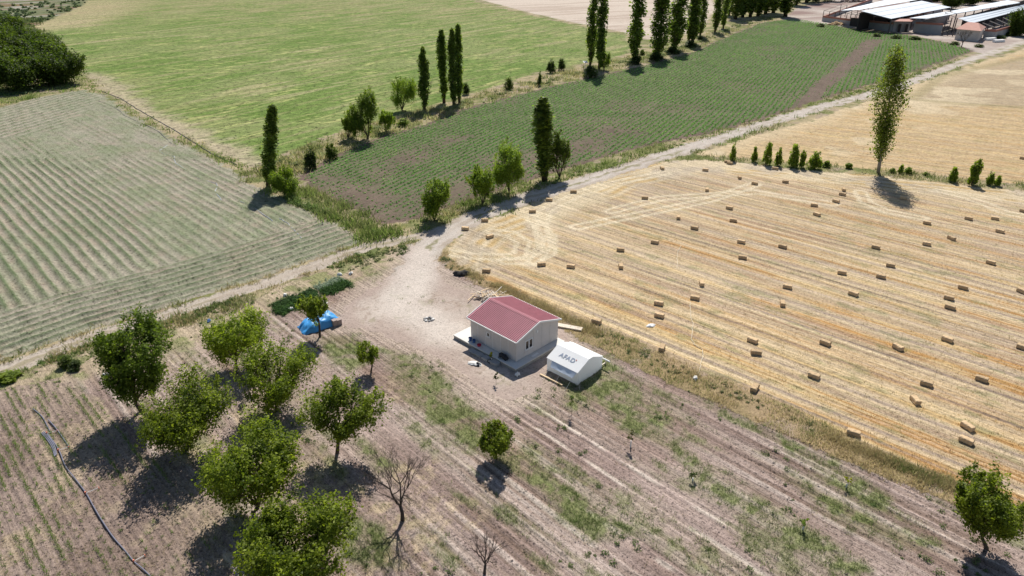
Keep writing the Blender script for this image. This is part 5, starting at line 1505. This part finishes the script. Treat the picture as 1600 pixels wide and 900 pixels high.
info = [
 ('verge_grass', 'tall dry grass along the verge between orchard and stubble', [DRY, STRAW, DRY, STRAW, OLIVE, GREEN], .32),
 ('verge_grass', 'green weeds along the verge below the hay field track', [OLIVE, GREEN, DRY, GREEN, OLIVE], .55),
 ('ditch_grass', 'lush grass in the ditch between hay field and crop field', [GREEN, GREEN, LUSH, OLIVE, GREEN], 1.1),
 ('hedge_grass', 'rough tall grass along the poplar hedge beside the meadow', [OLIVE, STRAW, GREEN, OLIVE, DRY], .85),
 ('roadside_grass', 'pale green grass between crop field and dirt road', [STRAW, OLIVE, GREEN, LUSH, OLIVE], .7),
 ('strip_grass', 'grass strip with poplar shoots between the two stubble fields', [STRAW, OLIVE, GREEN, OLIVE, STRAW], .6),
 ('scrub_grass', 'dark scrub behind the nut grove at the upper left', [OLIVE, GREEN, (.07, .10, .05), GREEN, DRY], 1.3),
 ('grove_grass', 'grass in front of the nut grove and along the hay field edge', [OLIVE, GREEN, LUSH, GREEN, STRAW], .6)]
for k, (nm, lab, pal, hh) in enumerate(info):
    s = (who == k) & (dmin < (6 if k < 6 else 60)) & (rg.random(len(x)) < ss(.25, .5, dens_))
    P = np.stack([x[s], y[s]], -1)
    if not len(P): continue
    dist = np.hypot(P[:, 0], P[:, 1])
    t = np.clip(fbm(P[:, 0] * .16, P[:, 1] * .16, 141 + k, 3) * 1.5 - .25 + rg.normal(size=len(P)) * .12, 0, 1)
    h = hh * (.5 + .8 * rg.random(len(P))) * (.55 + .9 * fbm(P[:, 0] * .3, P[:, 1] * .3, 150 + k, 3))
    stuff(nm, lab, 'grass', tufts(P, h, tone(pal, t, .1), 13 if k < 3 else 10, .24 + .0014 * dist.mean(), .016 + .00028 * dist.mean()))
# an extra thick belt of tall dry grass right along the stubble edge
L = np.cumsum(np.r_[0, np.linalg.norm(np.diff(EDGE_A, axis=0), axis=1)])
tt = rg.random(6000) * L[-1]
P = np.stack([np.interp(tt, L, EDGE_A[:, 0]), np.interp(tt, L, EDGE_A[:, 1])], -1) + rg.normal(size=(6000, 2)) * .45 + np.array([.35, .35])
keepb = ss(.40, .62, fbm(tt * .3, tt * 0 + 3, 160, 3)) > rg.random(6000) * 1.2
P = P[keepb]; tt = tt[keepb]
t = np.clip(fbm(tt * .12, tt * 0 + 9, 161, 4) * 1.7 - .35 + rg.normal(size=len(P)) * .15, 0, 1)
stuff('tall_dry_grass', 'belt of tall brown grass and weeds at the near edge of the stubble', 'grass', tufts(P, .16 + .50 * rg.random(len(P)) ** 1.6, tone([DRY, STRAW, DRY, STRAW, DRY, GREEN], t, .1), 12, .22, .016, .4))

# --- leafy weeds and low bushes in the verges
def belt(E, n, sd, off=(0, 0)):
    L = np.cumsum(np.r_[0, np.linalg.norm(np.diff(E, axis=0), axis=1)])
    t = rg.random(n) * L[-1]
    P = np.stack([np.interp(t, L, E[:, 0]), np.interp(t, L, E[:, 1])], -1) + rg.normal(size=(n, 2)) * sd + np.array(off)
    k = ss(.36, .6, fbm(t * .14, t * 0 + 7, 310, 4)) > rg.random(n) * .9
    return P[k & (np.abs(P[:, 0]) < hw(P[:, 1]) + 6)]
def verge_leaf(E, n, sd, h0, h1, pal, name, label, lf=.16, k=34, off=(0, 0)):
    P = belt(E, n, sd, off)
    z = ground_eval(P[:, 0], P[:, 1])[0]
    P = P[(z == 0) | (z == 7)]
    h = h0 + (h1 - h0) * rg.random(len(P)) ** 2.2
    stuff(name, label, 'weeds', rosettes(P, h, tone(pal, np.clip(fbm(P[:, 0] * .2, P[:, 1] * .2, 320, 3) * 1.6 - .3, 0, 1), .1), k, lf))
GP = [(.20, .22, .11), (.13, .19, .06), (.17, .26, .07), (.10, .15, .06)]
verge_leaf(EDGE_B, 900, 1.1, .16, .65, GP, 'verge_weeds', 'leafy green weeds on the verge below the hay field track', .15, 40)
verge_leaf(EDGE_C, 260, .8, .3, 1.0, GP, 'ditch_weeds', 'leafy green bushes filling the ditch between hay and crop', .2, 46)
verge_leaf(EDGE_D, 520, 1.4, .3, 1.1, [(.26, .27, .16), (.17, .22, .09), (.22, .25, .14), (.12, .17, .07)], 'hedge_weeds', 'grey green weeds and low bushes along the meadow hedge', .3, 36)
verge_leaf(EDGE_E, 420, 1.0, .25, .8, [(.32, .32, .18), (.20, .26, .09), (.26, .32, .11), (.17, .21, .09)], 'roadside_weeds', 'leafy pale weeds between crop field and dirt road', .24, 34)
verge_leaf(EDGE_A, 230, .55, .2, .6, [(.26, .22, .13), (.14, .18, .08), (.12, .17, .08), (.30, .25, .15)], 'edge_weeds', 'leafy weeds in the belt between orchard and stubble', .13, 40, (.3, .3))
P = gpoly([(0, 20), (60, 35), (120, 15), (150, 2), (40, 8), (-10, 40), (90, 28)])
verge_leaf(P, 420, 9.0, .8, 2.2, [(.10, .14, .08), (.14, .18, .09), (.08, .12, .06)], 'scrub_bushes', 'dark low scrub bushes behind the nut grove', .7, 30)
verge_leaf(gpoly([(-20, 150), (40, 146), (90, 142), (130, 138)]), 160, 1.2, .3, .9, [(.15, .20, .11), (.12, .17, .09), (.18, .25, .10)], 'grove_weeds', 'blue green weeds in front of the nut grove', .3, 36)

# --- weeds and dry stalks in the orchard
x, y = sample(75000, 27, 92, .85)
z, _, hg, _ = ground_eval(x, y)
so = (z == 7) | (z == 8)
wm = weed_mask(x, y) * np.where(z == 8, .12, 1.0)
s = so & (rg.random(len(x)) < wm * 1.3)
P = np.stack([x[s], y[s]], -1)
t = np.clip(fbm(P[:, 0] * .3, P[:, 1] * .3, 170, 3) * 1.4 - .2, 0, 1)
stuff('orchard_weeds', 'green weeds growing in bands between the orchard furrows', 'weeds', tufts(P, .12 + .28 * rg.random(len(P)), tone([(.26, .27, .14), (.20, .25, .10), (.16, .23, .075)], t, .1), 9, .15, .020, .6, hg[s]))
# bigger single clumps
x, y = sample(900, 30, 80, .8)
z = ground_eval(x, y)[0]
s = (z == 7) & (fbm(x * .15, y * .15, 171, 3) > .46)
P = np.stack([x[s], y[s]], -1)
stuff('weed_clumps', 'scattered bushy weed clumps on the orchard furrows', 'weeds', rosettes(P, .14 + .32 * rg.random(len(P)) ** 1.8, tone([(.19, .22, .11), (.14, .19, .07), (.17, .24, .09)], rg.random(len(P)), .1), 46, .13))
x, y = sample(26000, 27, 75, .9)
z, _, hg, _ = ground_eval(x, y)
lit = ss(.46, .64, fbm(x * .25, y * .25, 90, 4)) * ss(10, -10, x) + .05
s = ((z == 7) | (z == 9)) & (rg.random(len(x)) < lit * .8)
P = np.stack([x[s], y[s]], -1)
stuff('dry_stalks', 'dry straw coloured stalks littering the orchard soil', 'stalks', tufts(P, .08 + .16 * rg.random(len(P)), tone([(.50, .41, .27), (.42, .35, .22), (.28, .25, .12)], rg.random(len(P)), .1), 6, .22, .020, 1.2, hg[s]))
# clods of earth
def clods(P, r, col, z):
    n = len(P); base = np.array([(1, 0, 0), (-1, 0, 0), (0, 1, 0), (0, -1, 0), (0, 0, 1)], float)
    V = base[None] * r[:, None, None] * (.6 + .8 * rg.random((n, 5, 1))); V[:, :, :2] += P[:, None]; V[:, :, 2] += z[:, None]
    F = np.array([(0, 2, 4), (2, 1, 4), (1, 3, 4), (3, 0, 4)])[None] + (np.arange(n) * 5)[:, None, None]
    return V.reshape(-1, 3), F.reshape(-1, 3), np.repeat(col, 5, 0)
x, y = sample(60000, 27, 78, .85)
z, cc, hg, _ = ground_eval(x, y)
s = (z == 7) | (z == 9)
P = np.stack([x[s], y[s]], -1)
stuff('soil_clods', 'loose clods of earth on the tilled soil', 'clods', clods(P, .025 + .085 * rg.random(len(P)) ** 2.5, cc[s] * (.7 + .5 * rg.random((len(P), 1))), hg[s]), 'clod')

# --- young corn on the tilled plot
az = AZF - 1.5
rows = []
sn, cn = math.sin(R(az)), math.cos(R(az))
for k in range(-20, 95):
    c = (k + .02) * .65
    l = np.arange(-20, 90, .20) + rg.random() * .2
    X = l * sn + c * cn; Y = l * cn - c * sn
    rows.append(np.stack([X, Y], -1))
P = np.concatenate(rows); P = P[(P[:, 1] > 27) & (P[:, 1] < 70) & (np.abs(P[:, 0]) < hw(P[:, 1]) + 2)]
s = (sdist(P[:, 0], P[:, 1], PW['tilled']) > .3)
P = P[s]
l, c = frame(P[:, 0], P[:, 1], az)
pr = .10 + .85 * ss(.44, .62, fbm(l * .16, np.round(c / .65) * 3.7, 180, 3)) * ss(.3, .55, fbm(P[:, 0] * .08, P[:, 1] * .08, 181, 2)) * (.5 + .5 * ss(-16, -30, P[:, 0]))
P = P[rg.random(len(P)) < pr]
hgt_ = ground_eval(P[:, 0], P[:, 1])[2]
stuff('corn_seedlings', 'rows of young green corn on the dark tilled plot', 'corn', tufts(P, .16 + .22 * rg.random(len(P)), tone([(.14, .20, .06), (.19, .27, .08)], rg.random(len(P)), .1), 9, .08, .024, .65, hgt_))

# --- crop rows in the middle field
az = AZC
rows = []
sn, cn = math.sin(R(az)), math.cos(R(az))
cmin, cmax = -330, 60
for k in range(int(cmin / 1.3), int(cmax / 1.3)):
    c = k * 1.3
    l = np.arange(30, 460, .36) + rg.random() * .3
    cj = c + rg.normal(size=len(l)) * .14
    X = l * sn + cj * cn; Y = l * cn - cj * sn
    keep = (Y > 90) & (Y < 430) & (np.abs(X) < hw(Y) + 4)
    rows.append(np.stack([X[keep], Y[keep]], -1))
P = np.concatenate(rows)
s = sdist(P[:, 0], P[:, 1], PW['crop']) > .9
P = P[s]
b = np.zeros(len(P))
for Q, wd in BAREC:
    b = np.maximum(b, ss(-wd, wd, sdist(P[:, 0], P[:, 1], Q) + wd * 2.2 * (fbm(P[:, 0] * .13, P[:, 1] * .13, 49, 4) - .5)) * .85)
b = np.maximum(b, ss(.58, .70, fbm(P[:, 0] * .06, P[:, 1] * .06, 50, 4)) * .35)
b = np.maximum(b, ss(-1.2, 1.2, sdist(P[:, 0], P[:, 1], STRIP) + 2.0 * (fbm(P[:, 0] * .2, P[:, 1] * .2, 199, 4) - .5)) * .97)
dist = P[:, 1]
thin = np.where(dist > 230, .55, np.where(dist > 170, .75, 1.0))
keep = rg.random(len(P)) < (1 - b) * thin
P = P[keep]; dist = dist[keep]
P = P + rg.normal(size=P.shape) * .06
t = fbm(P[:, 0] * .12, P[:, 1] * .12, 190, 3)
V1 = rosettes(P, .22 + .08 * rg.random(len(P)) + .0003 * dist, tone([(.125, .25, .065), (.16, .30, .085), (.21, .345, .105)], np.clip(t * 1.3 - .15, 0, 1), .1), 5, .34, .02)
stuff('crop_plants', 'rows of low green crop plants on purple brown soil', 'crop', V1)

# --- stubble stalks and loose hay
x, y = sample(60000, 36, 125, 1.0)
z, cc, hg, _ = ground_eval(x, y)
s = z == 5
P = np.stack([x[s], y[s]], -1)
stuff('stubble_stalks', 'short cut straw stalks standing all over the stubble field', 'stubble', tufts(P, .10 + .10 * rg.random(len(P)), cc[s] * (.75 + .5 * rg.random((len(P), 1))), 3, .25, .035, .6, hg[s]))
x, y = sample(70000, 58, 190, 1.0)
z, cc, hg, _ = ground_eval(x, y)
s = (z == 4) & (rg.random(len(x)) < ss(.02, .14, hg) * .6 + .10)
P = np.stack([x[s], y[s]], -1)
stuff('mown_hay', 'loose mown hay lying in windrows on the left field', 'hay', tufts(P, .08 + .10 * rg.random(len(P)), cc[s] * np.array([1.0, 1.03, .97]) * (.8 + .5 * rg.random((len(P), 1))), 4, .3, .035, 1.3, hg[s]))

# --- vegetable bed
va, vc = np.array(G(430, 490)[:2]), np.array(G(545, 443)[:2])
vd = (vc - va) / np.linalg.norm(vc - va); vn_ = np.array([-vd[1], vd[0]]); VL = np.linalg.norm(vc - va)
for k, (o0, t0, t1, hh, pal, lab) in enumerate(((0.0, .0, 1.0, .62, ((.050, .10, .035), (.085, .16, .045)), 'tall dark green row of the vegetable bed, nearest the tarpaulin'), (1.5, .05, .62, .42, ((.055, .105, .045), (.10, .17, .06)), 'low dark green row in the middle of the vegetable bed'), (1.7, .66, 1.02, .36, ((.25, .31, .24), (.34, .40, .32)), 'silvery grey green patch at the upper end of the vegetable bed'))):
    n = int(430 * (t1 - t0) + 20)
    t = t0 + (t1 - t0) * rg.random(n)
    P = va + vd * (t * VL)[:, None] + vn_ * (o0 + rg.normal(size=n) * (.50 if k < 2 else .5))[:, None]
    keep = fbm(t * 14, t * 0 + k, 330, 2) > .24
    P = P[keep]
    c = np.array(pal[0]) + (np.array(pal[1]) - np.array(pal[0])) * rg.random((len(P), 1))
    stuff('vegetable_row', lab, 'vegetables', rosettes(P, hh * (.45 + .6 * rg.random(len(P))), c, 26, .17))

# --- single saplings in the orchard, each with its own stem
M['guard'] = mcol('white tree guard', (.76, .75, .72), rough=.8, var=.05)
for k, (px, yt, wpx, pal, guard, lab) in enumerate((
  ((893, 647), 610, 9, ((.05, .09, .02), (.13, .18, .03)), False, 'thin green sapling just below the tent'),
  ((985, 699), 665, 8, ((.10, .10, .05), (.18, .17, .08)), True, 'sapling with a white guard in the middle of the lower furrows'),
  ((1322, 762), 742, 8, ((.2, .22, .02), (.35, .34, .03)), True, 'yellow leaved sapling with a white guard at the right weed band'),
  ((1254, 829), 806, 10, ((.08, .14, .02), (.20, .26, .03)), True, 'bright green sapling with a white guard in the lower right weeds'),
  ((768, 566), 545, 7, ((.2, .22, .02), (.35, .36, .03)), True, 'yellow green sapling with a white guard in the house shadow'),
  ((1082, 752), 735, 10, ((.06, .09, .03), (.14, .17, .08)), True, 'grey green sapling with a white tie in the lower centre weeds'),
  ((775, 600), 578, 5, ((.05, .07, .03), (.10, .12, .05)), False, 'spindly dark sapling just below the house shadow'))):
    h = rise(px[0], px[1], yt); w = span(px[0], px[1], wpx)
    t = thing('sapling', lab, 'sapling', G(*px), 0, 'saplings in the orchard')
    h *= .8
    MB().tube([(0, 0, -.05), (.02, 0, h * .5), (0, .03, h * .95)], [.018, .013, .007], 5).build('stem', M['bark'], t)
    q = np.random.default_rng(300 + k)
    C = np.stack([q.normal(size=8) * w * .28, q.normal(size=8) * w * .28, h * (.5 + .5 * q.random(8))], -1)
    V, F, c = leaves(C, np.full(8, w * .28), 12, .16, q, np.array(pal[0]), np.array(pal[1]), np.array([0, 0, h * .5]))
    obj('foliage', mesh_np('foliage', V, F, c), M['leaf'], t)
    if guard: MB().tube([(0, 0, 0), (.01, 0, h * .38)], .06, 6).build('guard', M['guard'], t)

# --- put the base of every assembled thing where the thing stands
for o in list(bpy.data.objects):
    if o.type == 'EMPTY' and o.parent is None and o.location.length < 1e-6 and o.children:
        lo = []
        for c in o.children:
            n = len(c.data.vertices); v = np.empty(n * 3, np.float32); c.data.vertices.foreach_get('co', v)
            lo.append(v.reshape(-1, 3) + np.array(c.location, np.float32))
        v = np.concatenate(lo); base = Vector((float((v[:, 0].min() + v[:, 0].max()) / 2), float((v[:, 1].min() + v[:, 1].max()) / 2), 0.0))
        o.location = base
        for c in o.children: c.location = c.location - base
